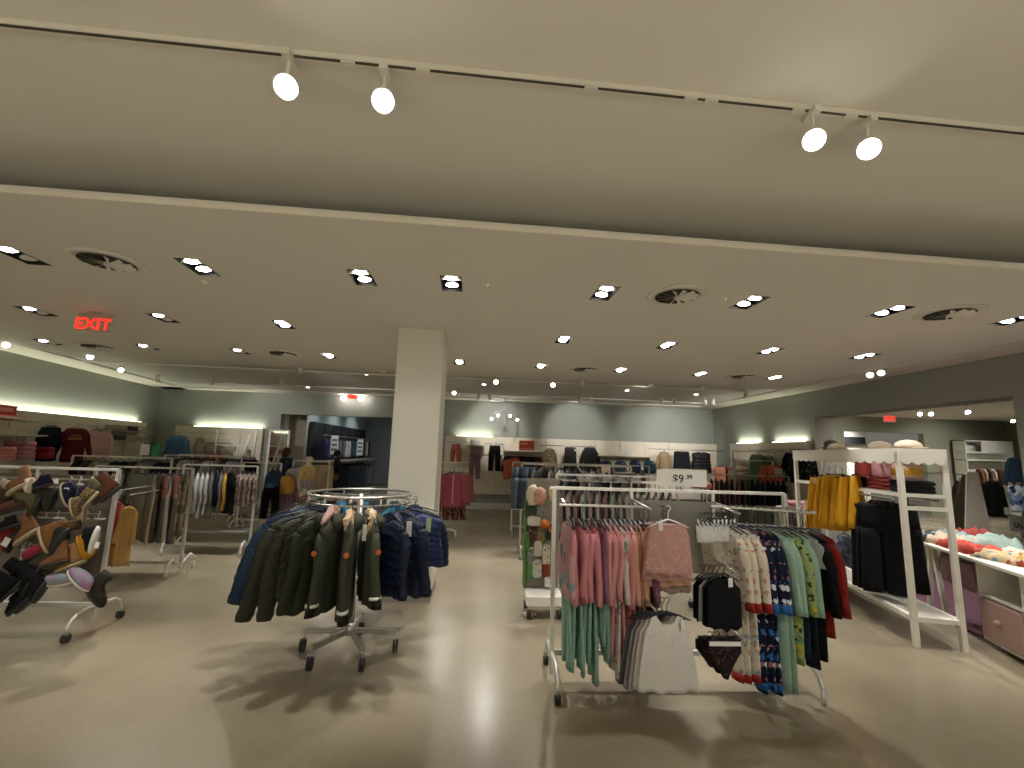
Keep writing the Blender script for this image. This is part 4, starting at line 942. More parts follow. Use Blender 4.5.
for i in range(10):
    p = (-7.1+.15*i, 8.6); garment('long', [M_blk, fab('3a3a30'), M_camo, fab('8a8478'), M_navy][i % 5], (*p, 1.285), 1.1, f'dark mixed top, {ORD[i]} from the left on the rack before the maroon sweatshirt', 'top', 'tops on the rack before the left wall', W=.16, L=.5, seed=i, T=.03, zt=-.05, a0=.15, a1=.05, sl=.3)
for i in range(9):
    p = (-6.25+.15*i, 9.6); garment('long', [M_str, fab('6a6a62'), M_lav][i % 3], (*p, 1.315), 1.1, f'grey-toned top, {ORD[i]} from the left on the rack below the blue sweatshirt', 'top', 'tops on the rack below the blue sweatshirt', W=.16, L=.5, seed=i, T=.03, zt=-.05, a0=.15, a1=.05, sl=.3)
p = AY(144, 463, 8.55); sign_card('display_card', (p.x, 8.55, 1.345), .19, .19, M_card, [], M_card, .1, 'white card standing on the rack left of the green card')
p = AY(153, 463, 8.55); sign_card('display_card', (p.x, 8.55, 1.345), .18, .19, mat('green_card', hx('2f8a5f'), .6), [], M_card, .1, 'green card standing on the rack before the left wall')
# back left wall
a_, b_ = AY(176, 432, 13.0), AY(219, 434, 13.0); a_.z = b_.z = 1.86; wall_bar(a_, b_, 0, 'hanging rail holding the blue sweatshirt on the back left wall', wall_off=(0, .25))
fit('long', 166, 433, 192, 457, 12.95, fab('5478a4'), 'blue sweatshirt hanging on the back left wall', 'sweatshirt', None, seed=2, T=.05, a0=.3, a1=.08, sl=.5, r0=.08, r1=.055, wx=.72)
fit('long', 196, 435, 206, 465, 12.9, fab('8f7f6a'), 'taupe top at the middle of the back left rail', 'top', None, seed=1, T=.03, sl=.4, a0=.1, wx=.8)
e_ = empty('ladder_frame', AY(236, 462, 12.2)*1, 0, label='white ladder-shaped display frame on the back left', cat='display frame')
e_.location = (AY(236, 462, 12.2).x, 12.2, 0)
for x in (-.55, .42):
    bm = B(); bar(bm, (x, 0, 0), (x, 0, 1.95), .05, .03); obj('side_post', bm, M_white, e_)
for z in (1.55, 1.25, .6):
    bm = B(); bar(bm, (-.55, 0, z), (.42, 0, z), .03); obj('rung', bm, M_white, e_)
bm = B(); bar(bm, (-.02, -.03, .5), (.3, -.03, 1.85), .06, .03); obj('diagonal_brace', bm, M_white, e_)
for i in range(8):
    x = AY(206+i*3.2, 445, 12.4).x
    garment('tee', fab(['b9a59a', 'c9bfb0', 'a08a80', 'b0a898'][i % 4]), (x, 12.4, 1.68), 1.0, f'pale beige-pink top, {ORD[i]} from the left behind the red sale card', 'top', 'pale tops on the back left', W=.17, L=.5, seed=i, T=.03, zt=-.08)
p = AY(213.5, 463, 11.6); sign_card('sale_sign', (p.x, 11.6, p.z), .36, .22, red, [('Sale', .13, 0, .07)], M_card, .1, 'small red card reading Sale on the back left rack', stand=.15)
rack('clothes_rack', -7.4, -5.4, 11.6, 1.3, 'rack under the red Sale card at the back left', depth=.5, casters=False)
for i in range(8): garment('long', [M_blk, M_navy, fab('3c3a38')][i % 3], (-7.2+.22*i, 11.6, 1.285), 1.2, f'dark top, {ORD[i]} from the left under the red Sale card', 'top', 'dark tops under the red Sale card', W=.17, L=.5, seed=i, T=.03, zt=-.05, sl=.3)

# ---------------------------------------------------------------- figures
def figure(name, h, loc, rz, label, cat, skin, cloth, legs, hair=None, hairlong=0, arms=((.08, -.02), (.08, -.02)), group=None, hood=None):
    """one skinned body; clothes are slightly larger skinned shells; arms = (out, forward) offset of the hands"""
    e_k = h/1.7
    def skinmesh(pts, edges, rad, m_, nm, root=0, parent=None):
        me = bpy.data.meshes.new(nm); me.from_pydata([Vector(p)*e_k for p in pts], edges, []); me.materials.append(m_)
        o = bpy.data.objects.new(nm, me); COL.objects.link(o)
        o.modifiers.new('s', 'SKIN'); s_ = o.modifiers.new('sub', 'SUBSURF'); s_.levels = s_.render_levels = 1
        for i, v in enumerate(me.skin_vertices[0].data):
            r = rad[i]; v.radius = (r[0]*e_k, r[1]*e_k) if isinstance(r, tuple) else (r*e_k, r*e_k); v.use_root = (i == root)
        me.shade_smooth()
        if parent: o.parent = parent
        return o
    P = [(0, 0, .9), (0, 0, 1.05), (0, 0, 1.28), (0, 0, 1.42), (0, -.01, 1.5), (0, -.02, 1.6), (0, -.015, 1.67)]
    Rr = [(.14, .1), (.125, .09), (.15, .1), (.1, .075), (.05, .05), (.078, .095), (.055, .07)]
    E_ = [(i, i+1) for i in range(6)]
    ja = []
    for s, (ou, fw) in ((-1, arms[0]), (1, arms[1])):
        b0 = len(P); el = (s*(.2+ou*.5), -fw*.35+.02, 1.12 if fw < .2 else 1.15); ha = (s*(.2+ou*.7), -fw, .88+fw*.75)
        P += [(s*.17, 0, 1.38), el, ha, (ha[0], ha[1]-.03-.03*(fw > .2), ha[2]-.05+.04*(fw > .2))]; Rr += [.055, .042, .028, (.032, .018)]
        E_ += [(3, b0), (b0, b0+1), (b0+1, b0+2), (b0+2, b0+3)]; ja.append(b0)
        for f in range(4):
            k = len(P); t = Vector(ha)+Vector((s*(f-1.5)*.016, -.05, -.07)); P.append(tuple(t)); P.append((t.x, t.y-.015, t.z-.035-.01*(f in (1, 2)))); Rr += [.009, .007]; E_ += [(b0+3, k), (k, k+1)]
        k = len(P); P.append((ha[0]-s*.04, ha[1]-.05, ha[2]-.04)); Rr.append(.009); E_.append((b0+2, k))
    jl = []
    for s in (-1, 1):
        b0 = len(P); P += [(s*.09, 0, .82), (s*.1, -.01, .47), (s*.1, .02, .08), (s*.11, -.12, .03)]; Rr += [.085, .055, .04, (.04, .03)]
        E_ += [(0, b0), (b0, b0+1), (b0+1, b0+2), (b0+2, b0+3)]; jl.append(b0)
    r = skinmesh(P, E_, Rr, skin, name); r.location = loc; r.rotation_euler.z = rz; tagp(r, label, cat, group)
    # torso garment
    sub = [1, 2, 3]; pts_ = [P[0], P[1], P[2], P[3]]; rd_ = [(.165, .13), (.155, .12), (.175, .125), (.11, .09)]; ed = [(0, 1), (1, 2), (2, 3)]
    for b0 in ja:
        k = len(pts_); pts_ += [P[b0], P[b0+1], P[b0+2]]; rd_ += [.07, .058, .045]; ed += [(3, k), (k, k+1), (k+1, k+2)]
    skinmesh(pts_, ed, rd_, cloth, 'jacket' if not hood else 'top', 0, r)
    pts_ = [(0, 0, .95), (0, 0, .88)]; rd_ = [(.15, .115), (.15, .11)]; ed = [(0, 1)]
    for b0 in jl:
        k = len(pts_); pts_ += [P[b0], P[b0+1], (P[b0+2][0], P[b0+2][1], .12)]; rd_ += [.095, .068, .055]; ed += [(1, k), (k, k+1), (k+1, k+2)]
    skinmesh(pts_, ed, rd_, legs, 'trousers', 0, r)
    bm = B()    # face: nose, eyes, mouth and ears
    for s in (-1, 1):
        box(bm, (s*.03-.012, -.115, 1.6), (s*.03+.012, -.1, 1.61)); box(bm, (s*.078-.008, -.02, 1.57), (s*.078+.008, .01, 1.62), .004)
    box(bm, (-.01, -.13, 1.565), (.01, -.1, 1.595), .004); box(bm, (-.025, -.112, 1.54), (.025, -.1, 1.547))
    for v in bm.verts: v.co *= e_k
    obj('face', bm, skin, r)
    if hair:
        bm = B(); n = 16; rings = []
        for s in range(7):
            a = PI/2*s/6; rr = math.cos(a)
            rings.append([Vector((.098*rr*math.cos(q), .012+.118*rr*math.sin(q)*(1 if math.sin(q) > 0 else .85), 1.605+.115*math.sin(a)-(.06 if math.sin(q) > -.2 and s == 0 else 0)-(hairlong if math.sin(q) > .1 and s == 0 else 0))) for q in [2*PI*i/n for i in range(n)]])
        rings[-1] = [Vector((p.x*.2+.001*i, p.y, p.z)) for i, p in enumerate(rings[-1])]
        loft(bm, rings)
        for v in bm.verts: v.co *= e_k
        obj('hair', bm, hair, r, True)
    return r
M_hair = fab('4a2f1e'); M_hair2 = fab('241812')
p = AY(287, 455, 11.2); figure('person', 1.53, (p.x, 11.2, 0), 2.6, 'person with brown hair in a dark blue jacket standing by the mirror', 'person', M_skin, fab('1a2536'), M_blk, M_hair, .08, ((.02, .25), (.05, .25)))
p = AY(338, 455, 13.0); figure('person', 1.5, (p.x, 13.0, 0), 1.9, 'person in dark clothes reaching to the left before the black wall', 'person', fab('6a4030'), fab('0f1016'), M_blk, M_hair2, .02, ((.05, .4), (.05, .05)))
p = AY(309, 455, 8.75); mq = figure('mannequin', 1.44, (p.x, 8.75, 0), 1.2, 'pale child mannequin in a yellow and lilac top beside the coat rack', 'mannequin', M_dummy, fab('cfb878', pat='two', cs=['b9a8b4'], sc=.98), M_blk, None, 0, ((.0, .04), (.0, .04)), hood=1)
p = AY(249, 448, 12.0); figure('mannequin', 1.5, (p.x, 12.0, 0), .3, 'pale mannequin in a lilac top standing at the back left frame', 'mannequin', M_dummy, fab('b9a2c9'), M_blk, None, 0, ((.03, .04), (.03, .04)), hood=1)

# ---------------------------------------------------------------- between the left racks and the pillar
rack('clothes_rack', -4.55, -3.85, 9.0, 1.25, 'small white rack with mustard top and lilac skirt behind the floral dresses', depth=.45, m=M_white, casters=False)
fit('long', 280, 473, 296, 494, 8.9, M_yel, 'mustard top over the lilac pleated skirt', 'top', None, seed=3, T=.06, zt=-.03, sl=.25, a0=.2, wx=.8)
fit('skirt', 280, 486, 297, 516, 9.0, fab('8d7386'), 'lilac pleated skirt under the mustard top', 'skirt', None, seed=1, zt=-.05, wx=.75)
fit('pants', 263, 484, 281, 519, 8.8, M_blk, 'black trousers beside the lilac skirt', 'trousers', None, seed=1, zt=-.05)
fit('skirt', 294, 486, 303, 515, 9.1, M_pinkL, 'pale pink skirt half hidden behind the lilac one', 'skirt', None, seed=2, zt=-.05)
p = AY(274, 482, 8.93); bm = B(); lathe(bm, [(.05, -.2), (.15, -.18), (.17, -.05), (.16, .1), (.1, .2), (.03, .22)], 20)
for v in bm.verts: v.co.y *= .55
o = obj('backpack', bm, fab('1f3a5a', rough=.5), None, True, loc=p); tagp(o, 'small blue backpack hanging above the black trousers', 'backpack')
bm = B(); tube(bm, [(-.05, 0, .2), (-.04, 0, .28), (.04, 0, .28), (.05, 0, .2)], .008, 6); obj('handle', bm, M_navy, o, True)
bm = B(); lathe(bm, [(.02, -.03), (.1, -.02), (.11, .05), (.04, .07)], 16, (0, -.07, -.08)); obj('front_pocket', bm, fab('2f5f8a', rough=.4), o, True)
rack('clothes_rack', -3.75, -3.05, 9.3, 1.3, 'white rack with cream trousers right of the mannequin', depth=.45, m=M_white, casters=False)
for i, (x, m_, d, W, L) in enumerate(((-3.68, M_lav, 'lilac patterned top left of the mannequin', .17, .45), (-3.62, fab('c9c2d4', pat='floral', cs=['7a78b0', 'c9c2d4', 'c9c2d4'], sc=20), 'white and blue patterned top behind the mannequin', .17, .5), (-3.5, fab('b8b4bc'), 'pale grey top right of the mannequin', .17, .5), (-3.42, M_blk, 'black top right of the mannequin', .15, .4))):
    garment('long', m_, (x, 9.3, 1.285), .9, d, 'top', 'tops around the mannequin', W=W, L=L, seed=i, T=.035, sl=.35, a0=.2)
for i in range(4): garment('pants', fab('c0b090'), (-3.33+.07*i, 9.3, 1.285), .5, f'cream trousers, {ORD[i]} from the left beside the mannequin', 'trousers', 'cream trousers right of the mannequin', W=.16, L=.5, T=.035, seed=i, zt=-.05)
table('display_table', (-3.2, 8.1), (-2.0, 8.8), .62, 'low white table behind the coat rack covered in folded clothes', m=M_grey)
for i in range(14):
    x, y = -3.08+.16*(i % 7), 8.28+.32*(i//7)
    for j in range(2): fold(.15, .27, .05, [fab('8d7386'), fab('a5705f'), M_whitec, fab('3a3a40'), M_pinkL][(i+j) % 5], (x, y, .622+.052*j), 0, f'folded top, {ORD[i % 7]} of the {["near","far"][i//7]} row, {["lower","upper"][j]}, low table behind coat rack', 'folded tops on the low table', i*2+j)
# standing mirror, opening, dark display wall
p = AY(278, 450, 13.1); e_ = empty('standing_mirror', (p.x, 13.1, 0), label='tall mirror in a white frame left of the rear opening', cat='mirror')
bm = B()
for a, b_ in (((-.26, 0, 0), (-.26, 0, 2.0)), ((.26, 0, 0), (.26, 0, 2.0)), ((-.26, 0, 2.0), (.26, 0, 2.0))): bar(bm, a, b_, .05, .04)
obj('frame', bm, M_white, e_); bm = B(); box(bm, (-.24, -.005, .05), (.24, .005, 1.98)); obj('mirror_glass', bm, mat('mirror', (.75, .75, .75), .04, 1), e_)
e_ = empty('display_wall', (-5.42, 14.4, 0), label='black display wall with hanging clothes in the room beyond', cat='display wall')
bm = B(); box(bm, (0, 0, 0), (.12, 6.2, 2.35)); obj('backing', bm, M_dark, e_)
for k in range(7): bm = B(); box(bm, (.12, .02+k*.9, .1), (.14, .05+k*.9, 2.3)); obj('divider', bm, mat('charcoal_divider', (.015, .015, .017), .5), e_)
bm = B(); tube(bm, [(.45, 0, 1.95), (.45, 6.2, 1.95)], .012, 8); obj('hanging_bar', bm, M_steel, e_)
bm = B(); box(bm, (.12, 0, 1.08), (.75, 6.2, 1.16), .01); obj('ledge', bm, M_grey, e_)
bm = B(); tube(bm, [(.6, 0, 1.02), (.6, 6.2, 1.02)], .012, 8); obj('lower_bar', bm, M_steel, e_)
up = [('3a3560', 'dark violet'), ('5a6288', 'slate blue'), ('3f4a7a', 'indigo'), ('b8b6b4', 'pale grey'), ('77787c', 'mid grey'), ('6a7078', 'steel grey'), ('d0cccb', 'white'), ('c9b8b8', 'off-white'), ('2f4a48', 'dark teal'), ('3a5a58', 'teal'), ('a8a8a4', 'silver grey'), ('1a3050', 'navy blue'), ('22406a', 'blue'), ('5a4f44', 'brown'), ('b5ac9c', 'beige'), ('1a1a1c', 'black')]
for i, (h_, nm) in enumerate(up):
    garment('long', fab(h_), (-4.97, 14.65+.36*i, 1.94), .25+PI/2, f'{nm} top on the upper bar of the black wall, {ORD[i]} from the front', 'top', 'tops on the upper bar of the black wall', W=.2, L=.6, seed=i, T=.06, sl=.5, a0=.15, hang=False)
low = ['2a2622', '3a332c', '15151a', '1f1f24', '27303a', '2f3a46', '3a424c', '4a4a50', '6a6468', '8a8488']
for i in range(20):
    garment('pants', fab(low[i//2]), (-4.82, 14.5+.3*i, 1.01), PI/2+.2, f'dark trousers, {ORD[i]} from the front on the lower bar of the black wall', 'trousers', 'trousers on the lower bar of the black wall', W=.19, L=.85, seed=i, T=.06, hang=False)
for k, (x, y0, y1, Y) in enumerate(((320, 437, 454, 14.9), (348, 443, 455, 17.5))):
    p = AY(x, y1, Y); sign_card('price_board', (p.x+.42, Y, p.z), .22, .6, M_card, [], M_card, .1, ['tall pale price board on the black wall, nearer one', 'tall pale price board on the black wall, further one'][k], rz=.5)
    q = [o for o in COL.objects if o.name.startswith('price_board')][-1]
    for z in (.12, .27, .42): bm = B(); box(bm, (-.08, -.006, z), (.08, -.0035, z+.07)); obj('printed_block', bm, mat('grey_print', hx('77757a'), .6), q)
p0, p1 = AY(368, 424, 18), AY(388, 429, 15.5); bm = B(); bar(bm, (-3.6, 14.5, 2.95), (-3.2, 19.5, 2.95), .16, .04); l_ = obj('ceiling_strip_light', bm, mat('strip_white', (.9, .95, 1), emit=6)); tagp(l_, 'long white strip light on the dark ceiling beyond the opening', 'ceiling light')
for k, (x, y) in enumerate(((-4.6, 14.6), (-4.4, 16.5), (-4.3, 18.5), (-2.5, 16))): spot((x, y, 3.2), (-5.2 if k < 3 else -2.5, y, 1.6), 45, 100, .8, .08, (.9, .95, 1))

# ================================================================ pink jacket rack right of the pillar
e_ = empty('clothes_rack', (-.85, 8.9, 0), 0, label='narrow white rack holding the pink jackets right of the pillar', cat='clothes rack')
bm = B(); bar(bm, (-.1, 0, .1), (-.1, 0, 1.36), .035); obj('post', bm, M_white, e_)
bm = B(); tube(bm, [(-.1, -.35, .0), (-.1, -.35, .08), (-.1, -.3, .11), (-.1, .3, .11), (-.1, .35, .08), (-.1, .35, 0)], .02, 8); tube(bm, [(-.1, -.1, .13), (.3, -.12, .13), (.38, -.12, .1), (.38, -.12, 0)], .02, 8); obj('foot', bm, M_white, e_, True)
for z in (1.24, 1.36): bm = B(); tube(bm, [(-.1, 0, z), (.55, -.05, z+.01)], .012, 8); obj('arm', bm, M_white, e_)
M_pj = fab('a0505f'); M_pj2 = fab('a8695c')
j = fit('jacket', 441, 469, 467, 507, 8.6, M_pj, 'pink zipped jacket facing the aisle right of the pillar', 'jacket', None, seed=1, T=.06, zt=-.06, wx=.72, a0=.22, a1=.06, r0=.07, sl=.5)
bm = B(); box(bm, (-.012, -.075, -.62), (.012, -.06, -.1)); obj('zip_strip', bm, M_pinkL, j)
for i in range(4): garment('jacket', M_pj2 if i else M_pj, (-.62+.08*i, 8.75+.05*i, 1.24), .7, f'coral pink jacket, {ORD[i]} behind the facing pink jacket', 'jacket', 'coral jackets on the narrow white rack', W=.19, L=.62, T=.05, seed=i, zt=-.06, sl=.5)
for i in range(3): garment('pants', fab('8a5a40', pat='leopard', cs=['2a1812', '2a1812'], sc=22), (-.75+.17*i, 8.8, .72), .3+.2*i, f'brown leopard trousers, {ORD[i]} from the left below the pink jackets', 'trousers', 'leopard trousers below the pink jackets', W=.13, L=.36, T=.05, seed=i, zt=-.05)

# ================================================================ back wall right of the pillar
YB = 12.95
def brail(x0, x1, y, label, Y=YB, dz=0):
    a_, b_ = AY(x0, y, Y), AY(x1, y, Y); z = (a_.z+b_.z)/2+dz; a_.z = b_.z = z; wall_bar(a_, b_, 0, label, wall_off=(0, .3), group='hanging rails on the back wall')
def bshelf(x0, x1, y, label, Y=12.92, box_h=0, m=None):
    a_, b_ = AY(x0, y, Y), AY(x1, y, Y); a_.z = b_.z = (a_.z+b_.z)/2
    s_ = shelf(a_, b_, (0, .36), label, 'shelves on the back wall')
    if box_h:
        bm = B(); w = (b_-a_).length; box(bm, (0, .02, -box_h), (w, .34, 0), .004); obj('dark_niche', bm, m or mat('niche', hx('2f2a26'), .7), s_)
    return s_
brail(447, 466, 442, 'hanging rail with coral trousers, leftmost on the back wall'); brail(485, 503, 444, 'hanging rail with black trousers on the back wall')
brail(541, 596, 446, 'hanging rail with floral top, grey skirt and charcoal coat on the back wall'); brail(652, 722, 450, 'hanging rail with beige sweatshirt near the back right corner')
bshelf(466, 484, 446, 'small shelf over the grey-lilac trousers on the back wall'); bshelf(504, 542, 452, 'dark-fronted shelf under the orange sign on the back wall'); bshelf(597, 655, 457, 'long shelf over the row of dark blue bags on the back wall')
fit('pants', 451, 443, 461, 463, YB, fab('b5604c'), 'coral trousers hanging leftmost on the back wall', 'trousers', None, seed=1, T=.04, zt=-.05)
fit('pants', 470, 447, 481, 479, YB+.02, fab('7f6668'), 'grey-lilac trousers hanging under the small back wall shelf', 'trousers', None, seed=2, T=.04, zt=-.05)
fit('pants', 489, 444, 501, 471, YB, M_blk, 'black trousers hanging alone on the back wall', 'trousers', None, seed=3, T=.04, zt=-.05)
o = fit('skirt', 503, 458, 518, 478, 12.8, fab('c4694e'), 'coral skirt slanting on the back wall below the dark shelf', 'skirt', None, seed=2, zt=-.02); o.rotation_euler.y = -.25
fit('long', 542, 447, 558, 468, YB, fab('b5a283', pat='floral', cs=['7a6a4a', 'cfc0a0', '8f7a5a'], sc=16), 'cream floral top hanging on the back wall', 'top', None, seed=1, T=.05, zt=-.05, wx=.65, a0=.2, sl=.45)
fit('skirt', 565, 447, 576, 475, YB, fab('34302f'), 'charcoal trousers with a white tag on the back wall', 'trousers', None, seed=2, T=.04, zt=-.02, flare=1.25, tag=(.12, -.06, -.06), name='wide_trousers')
fit('jacket', 581, 446, 599, 475, YB, fab('2c2b2c'), 'charcoal coat on the back wall right of the charcoal trousers', 'coat', None, seed=3, T=.07, zt=-.03, wx=.68, sl=.55)
fit('long', 657, 450, 671, 471, YB, fab('8f7a5c'), 'beige sweatshirt on the back wall near the right corner', 'sweatshirt', None, seed=3, T=.06, zt=-.05, wx=.7, sl=.45)
fit('skirt', 674, 451, 689, 473, YB, fab('15151a'), 'black skirt between beige sweatshirt and dark vest', 'skirt', None, seed=3, T=.05, zt=-.02, flare=1.15)
fit('vest', 692, 451, 710, 473, YB-.1, fab('221e20', rough=.6), 'dark quilted vest at the right end of the back wall rail', 'vest', None, seed=3, T=.11, zt=-.03, puff=6)
p = AY(526.5, 451, 12.9); sign_card('orange_sign', (p.x, 12.9, p.z+.02), .42, .27, mat('orange_card', hx('d9532c'), .6), [], M_card, .1, 'orange sign card on the dark shelf of the back wall')
q = [o for o in COL.objects if o.name.startswith('orange_sign')][-1]
bm = B(); box(bm, (-.17, -.006, .15), (.02, -.0035, .21)); box(bm, (-.17, -.006, .03), (.17, -.0035, .06)); obj('printed_patch', bm, mat('pale_orange', hx('ee9a78'), .6), q)
p = AY(475, 446, 12.9); sign_card('price_card', (p.x, 12.9, p.z+.03), .3, .13, M_card, [], M_card, .1, 'small white card on the leftmost back wall shelf')
p = AY(627, 457, 12.9); sign_card('price_card', (p.x, 12.9, p.z+.03), .2, .16, M_card, [], M_card, .1, 'small white card on the long back wall shelf')
for i in range(9):
    x = AY(507+3.9*i, 465, 13).x; garment('long', [fab('2a2622'), M_blk, fab('3a1a1a')][i % 3], (x, 13.05, 1.55), .9, f'dark top, {ORD[i]} from the left under the orange sign', 'top', 'dark tops under the orange sign', W=.17, L=.5, seed=i, T=.05, zt=-.04, hang=False, sl=.4)
bshelf(598, 656, 474.5, 'shelf carrying the row of blue bags on the back wall', Y=12.7)
for i, h_ in enumerate(('2a3f52', '3f5a70', '1d2f48', '173644')):
    p = AY(606+14.5*i, 468, 12.85); bm = B(); lathe(bm, [(.1, -.16), (.16, -.15), (.18, 0), (.17, .12), (.12, .19), (.03, .21)], 18)
    for v in bm.verts: v.co.y *= .5
    o = obj('backpack', bm, fab(h_), None, True, loc=p); tagp(o, f'{["grey-blue","light blue","navy","petrol"][i]} bag, {ORD[i]} from the left under the long back wall shelf', 'bag', 'blue bags under the long back wall shelf')
    bm = B(); lathe(bm, [(.005, .0), (.03, .01), (.005, .02)], 10, (.06, -.09, .12)); obj('white_badge', bm, M_card, o)

# racks and tables in the middle distance (tops seen over the front rack)
M_jean = fab('3a4550')
rack('clothes_rack', .62, 2.4, 7.3, 1.42, 'silver rack with jeans at its left end behind the end display', depth=.5, m=M_steel, casters=False, rail=.15)
for i in range(6): garment('pants', [M_jean, fab('56606a'), fab('282f38')][i % 3], (.56+.05*i, 7.3, 1.405), .9, f'blue jeans, {ORD[i]} from the left end of the rack behind the end display', 'jeans', 'jeans behind the end display', W=.16, L=.62, T=.035, seed=i, zt=-.05)
for i in range(12): garment('long', [fab('4a4a44'), M_blk, fab('5c5a50'), fab('8a8478')][i % 4], (.85+.13*i, 7.3, 1.405), 1.1, f'dark muted top, {ORD[i]} from the left on the rack behind the end display', 'top', 'dark muted tops on the middle rack', W=.17, L=.5, T=.035, seed=i, zt=-.05, sl=.4)
rack('clothes_rack', .6, 3.4, 9.2, 1.4, 'silver rack far behind the $9.99 sign', depth=.5, m=M_steel, casters=False, rail=.15)
mw = ['8f8f88', '4a4038', '2a2c30', 'a5a098', '6a5a4e']
for i in range(16): garment('long', fab(mw[i % 5]), (.7+.17*i, 9.2, 1.385), 1.0, f'muted coloured top, {ORD[i]} from the left on the rack far behind the price sign', 'top', 'muted tops on the far middle rack', W=.17, L=.5, T=.04, seed=i, zt=-.05, sl=.4, hang=False)
rk = rack('clothes_rack', .86, 2.3, 5.3, 1.36, 'silver wheeled rack directly behind the front rack', depth=.54, mids=(1.5,))
bm = B(); box(bm, (.9, 5.15, 1.29), (2.25, 5.45, 1.30)); obj('clear_shelf', bm, M_clear, rk)
for i in range(16): garment('long', fab(['9a8f88', 'b5aca6', '8a6a70', 'a5b0a0'][i % 4]), (.93+.085*i, 5.3, 1.27), 1.25, f'pale top, {ORD[i]} from the left on the rack directly behind the front rack', 'top', 'pale tops on the rack behind the front rack', W=.16, L=.48, T=.03, seed=i, zt=-.07, sl=.38)
for i, (x, w) in enumerate(((583, 18), (605, 14), (618, 16), (634, 15))):
    p = AY(x, 483, 5.25); crumple(w*.0085, .2, .06, [fab('b0aca4'), fab('a8a49c'), fab('a09c94'), fab('b0aca4')][i], (p.x, 5.25, 1.302), 0, ['white cap-like bundle', 'small white bundle', 'off-white bundle', 'pale bundle'][i]+f' on the clear shelf behind the front rack, {ORD[i]} from the left', 'white bundles on the clear shelf', i+3)
p = AY(606, 478, 7.2); sign_card('price_card', (p.x, 7.2, p.z), .15, .17, mat('peach_card', hx('cdb8a4'), .7), [], M_card, .1, 'beige card standing behind the front rack, left of the $9.99 sign', stand=.1)
bm = B(); box(bm, (-.16, -.1, 0), (.16, .1, .14), .01); p = AY(624, 480, 7.1); tagp(obj('storage_box', bm, mat('smoky_plastic', hx('6a6a60'), .3), None, loc=(p.x, 7.1, p.z-.02)), 'smoky grey box beside the beige card behind the front rack', 'box')
rack('clothes_rack', 2.6, 3.3, 6.6, 1.42, 'short silver rack right of the $9.99 sign in the distance', depth=.5, casters=False, rail=.15)
crumple(.25, .2, .1, fab('b5706a'), AY(702, 488, 6.3), 0, 'rose coloured bundle right of the price sign', None, 7)

# ================================================================ end display with sock packs
e_ = empty('end_display', (.50, 4.9, 0), .0, label='wheeled end display with a green edge carrying sock packs and plush', cat='display')
bm = B(); box(bm, (-.02, 0, .22), (.33, .03, 1.33)); obj('back_panel', bm, mat('display_back', hx('8a857a'), .6), e_)
bm = B(); box(bm, (-.045, -.06, .24), (-.02, .04, 1.1), .004); obj('green_edge', bm, mat('leaf_green', hx('4a7a30'), .5), e_)
bm = B(); box(bm, (-.03, -.3, .13), (.33, .1, .22), .005); obj('base_tray', bm, M_white, e_)
for x, y in ((-.0, -.25), (.3, -.25), (-.0, .06)): caster(e_, x, y, .045)
def blob(px, py, wpx, hpx, Y, m_, name, label, cat, group, seed=0, d=.06):
    from mathutils import noise
    p = AY(px, py, Y); w, h = wpx*Y/900, hpx*Y/900; bm = B(); bmesh.ops.create_icosphere(bm, subdivisions=3, radius=1)
    for v in bm.verts:
        f = 1+.22*noise.noise(v.co*2.2+Vector((seed, 0, 0))); v.co = Vector((v.co.x*w*f, v.co.y*d*f, v.co.z*h*f))
    return tagp(obj(name, bm, m_, None, True, loc=p), label, cat, group)
blob(533, 495, 13, 20, 4.75, fab('c9bda0', pat='mottle', cs=['d8cdb4'], sc=20), 'plush_toy', 'cream plush bundle on top of the end display', 'plush', 'plush bundles', 1)
blob(540, 496, 13, 17, 4.7, fab('c08f80', pat='mottle', cs=['d3a796'], sc=20), 'plush_toy', 'pink plush bundle on top of the end display', 'plush', 'plush bundles', 4)
blob(552, 494, 7, 16, 4.7, fab('d3c9a0'), 'plush_toy', 'pale yellow plush beside the pink bundle', 'plush', 'plush bundles', 7)
packs = [(530, 511, 10, 11, '3f4a38', 'dark green and grey pack'), (541, 511, 9, 10, '8a9088', 'grey pack with dark print'), (534, 521, 13, 9, 'c4c0b4', 'white pack'), (533, 534, 8, 15, '4a2a26', 'brown red pack'), (541, 535, 8, 16, '6a5f3c', 'olive pack'), (550, 532, 6, 16, '2a2626', 'black sock pack'), (527, 542, 6, 16, '3f6a2a', 'bright green pack'), (531, 556, 8, 14, '6a7268', 'grey green pack'), (538, 549, 8, 14, 'b5b0a0', 'white pack with black animal'), (546, 555, 8, 18, 'c0baa8', 'cream spotted pack'), (531, 571, 8, 14, '527a44', 'green white pack'), (537, 569, 9, 16, 'b8b4a8', 'white pack with dark dots'), (546, 570, 7, 13, '7a3a1c', 'orange brown pack'), (549, 582, 9, 9, 'd0ccc0', 'white paper pack')]
for i, (x, y, w, h, c, d) in enumerate(packs):
    p = AY(x, y, 4.84-.01*(i % 3)); bm = B(); W_, H_ = w*4.84/900, h*4.84/900
    rings = [[Vector((W_*s*sgnp(math.cos(a), .4), yy, H_*s*sgnp(math.sin(a), .4))) for a in [2*PI*k/20 for k in range(20)]] for s, yy in ((.93, .012), (1, 0), (.93, -.018))]
    loft(bm, rings); pm = fab(c, pat='speck', cs=['2a2a28', 'b5b0a4', '2a2a28'], sc=45) if i % 2 else fab(c)
    o = tagp(obj('sock_pack', bm, pm, None, False, loc=p), f'{d} on the end display behind the front rack', 'sock pack', 'packs on the end display')
    bm = B(); box(bm, (-W_*.5, -.01, H_*.75), (W_*.5, .008, H_*1.12)); obj('header_card', bm, mat('kraft_card', hx('a89c84'), .7), o)
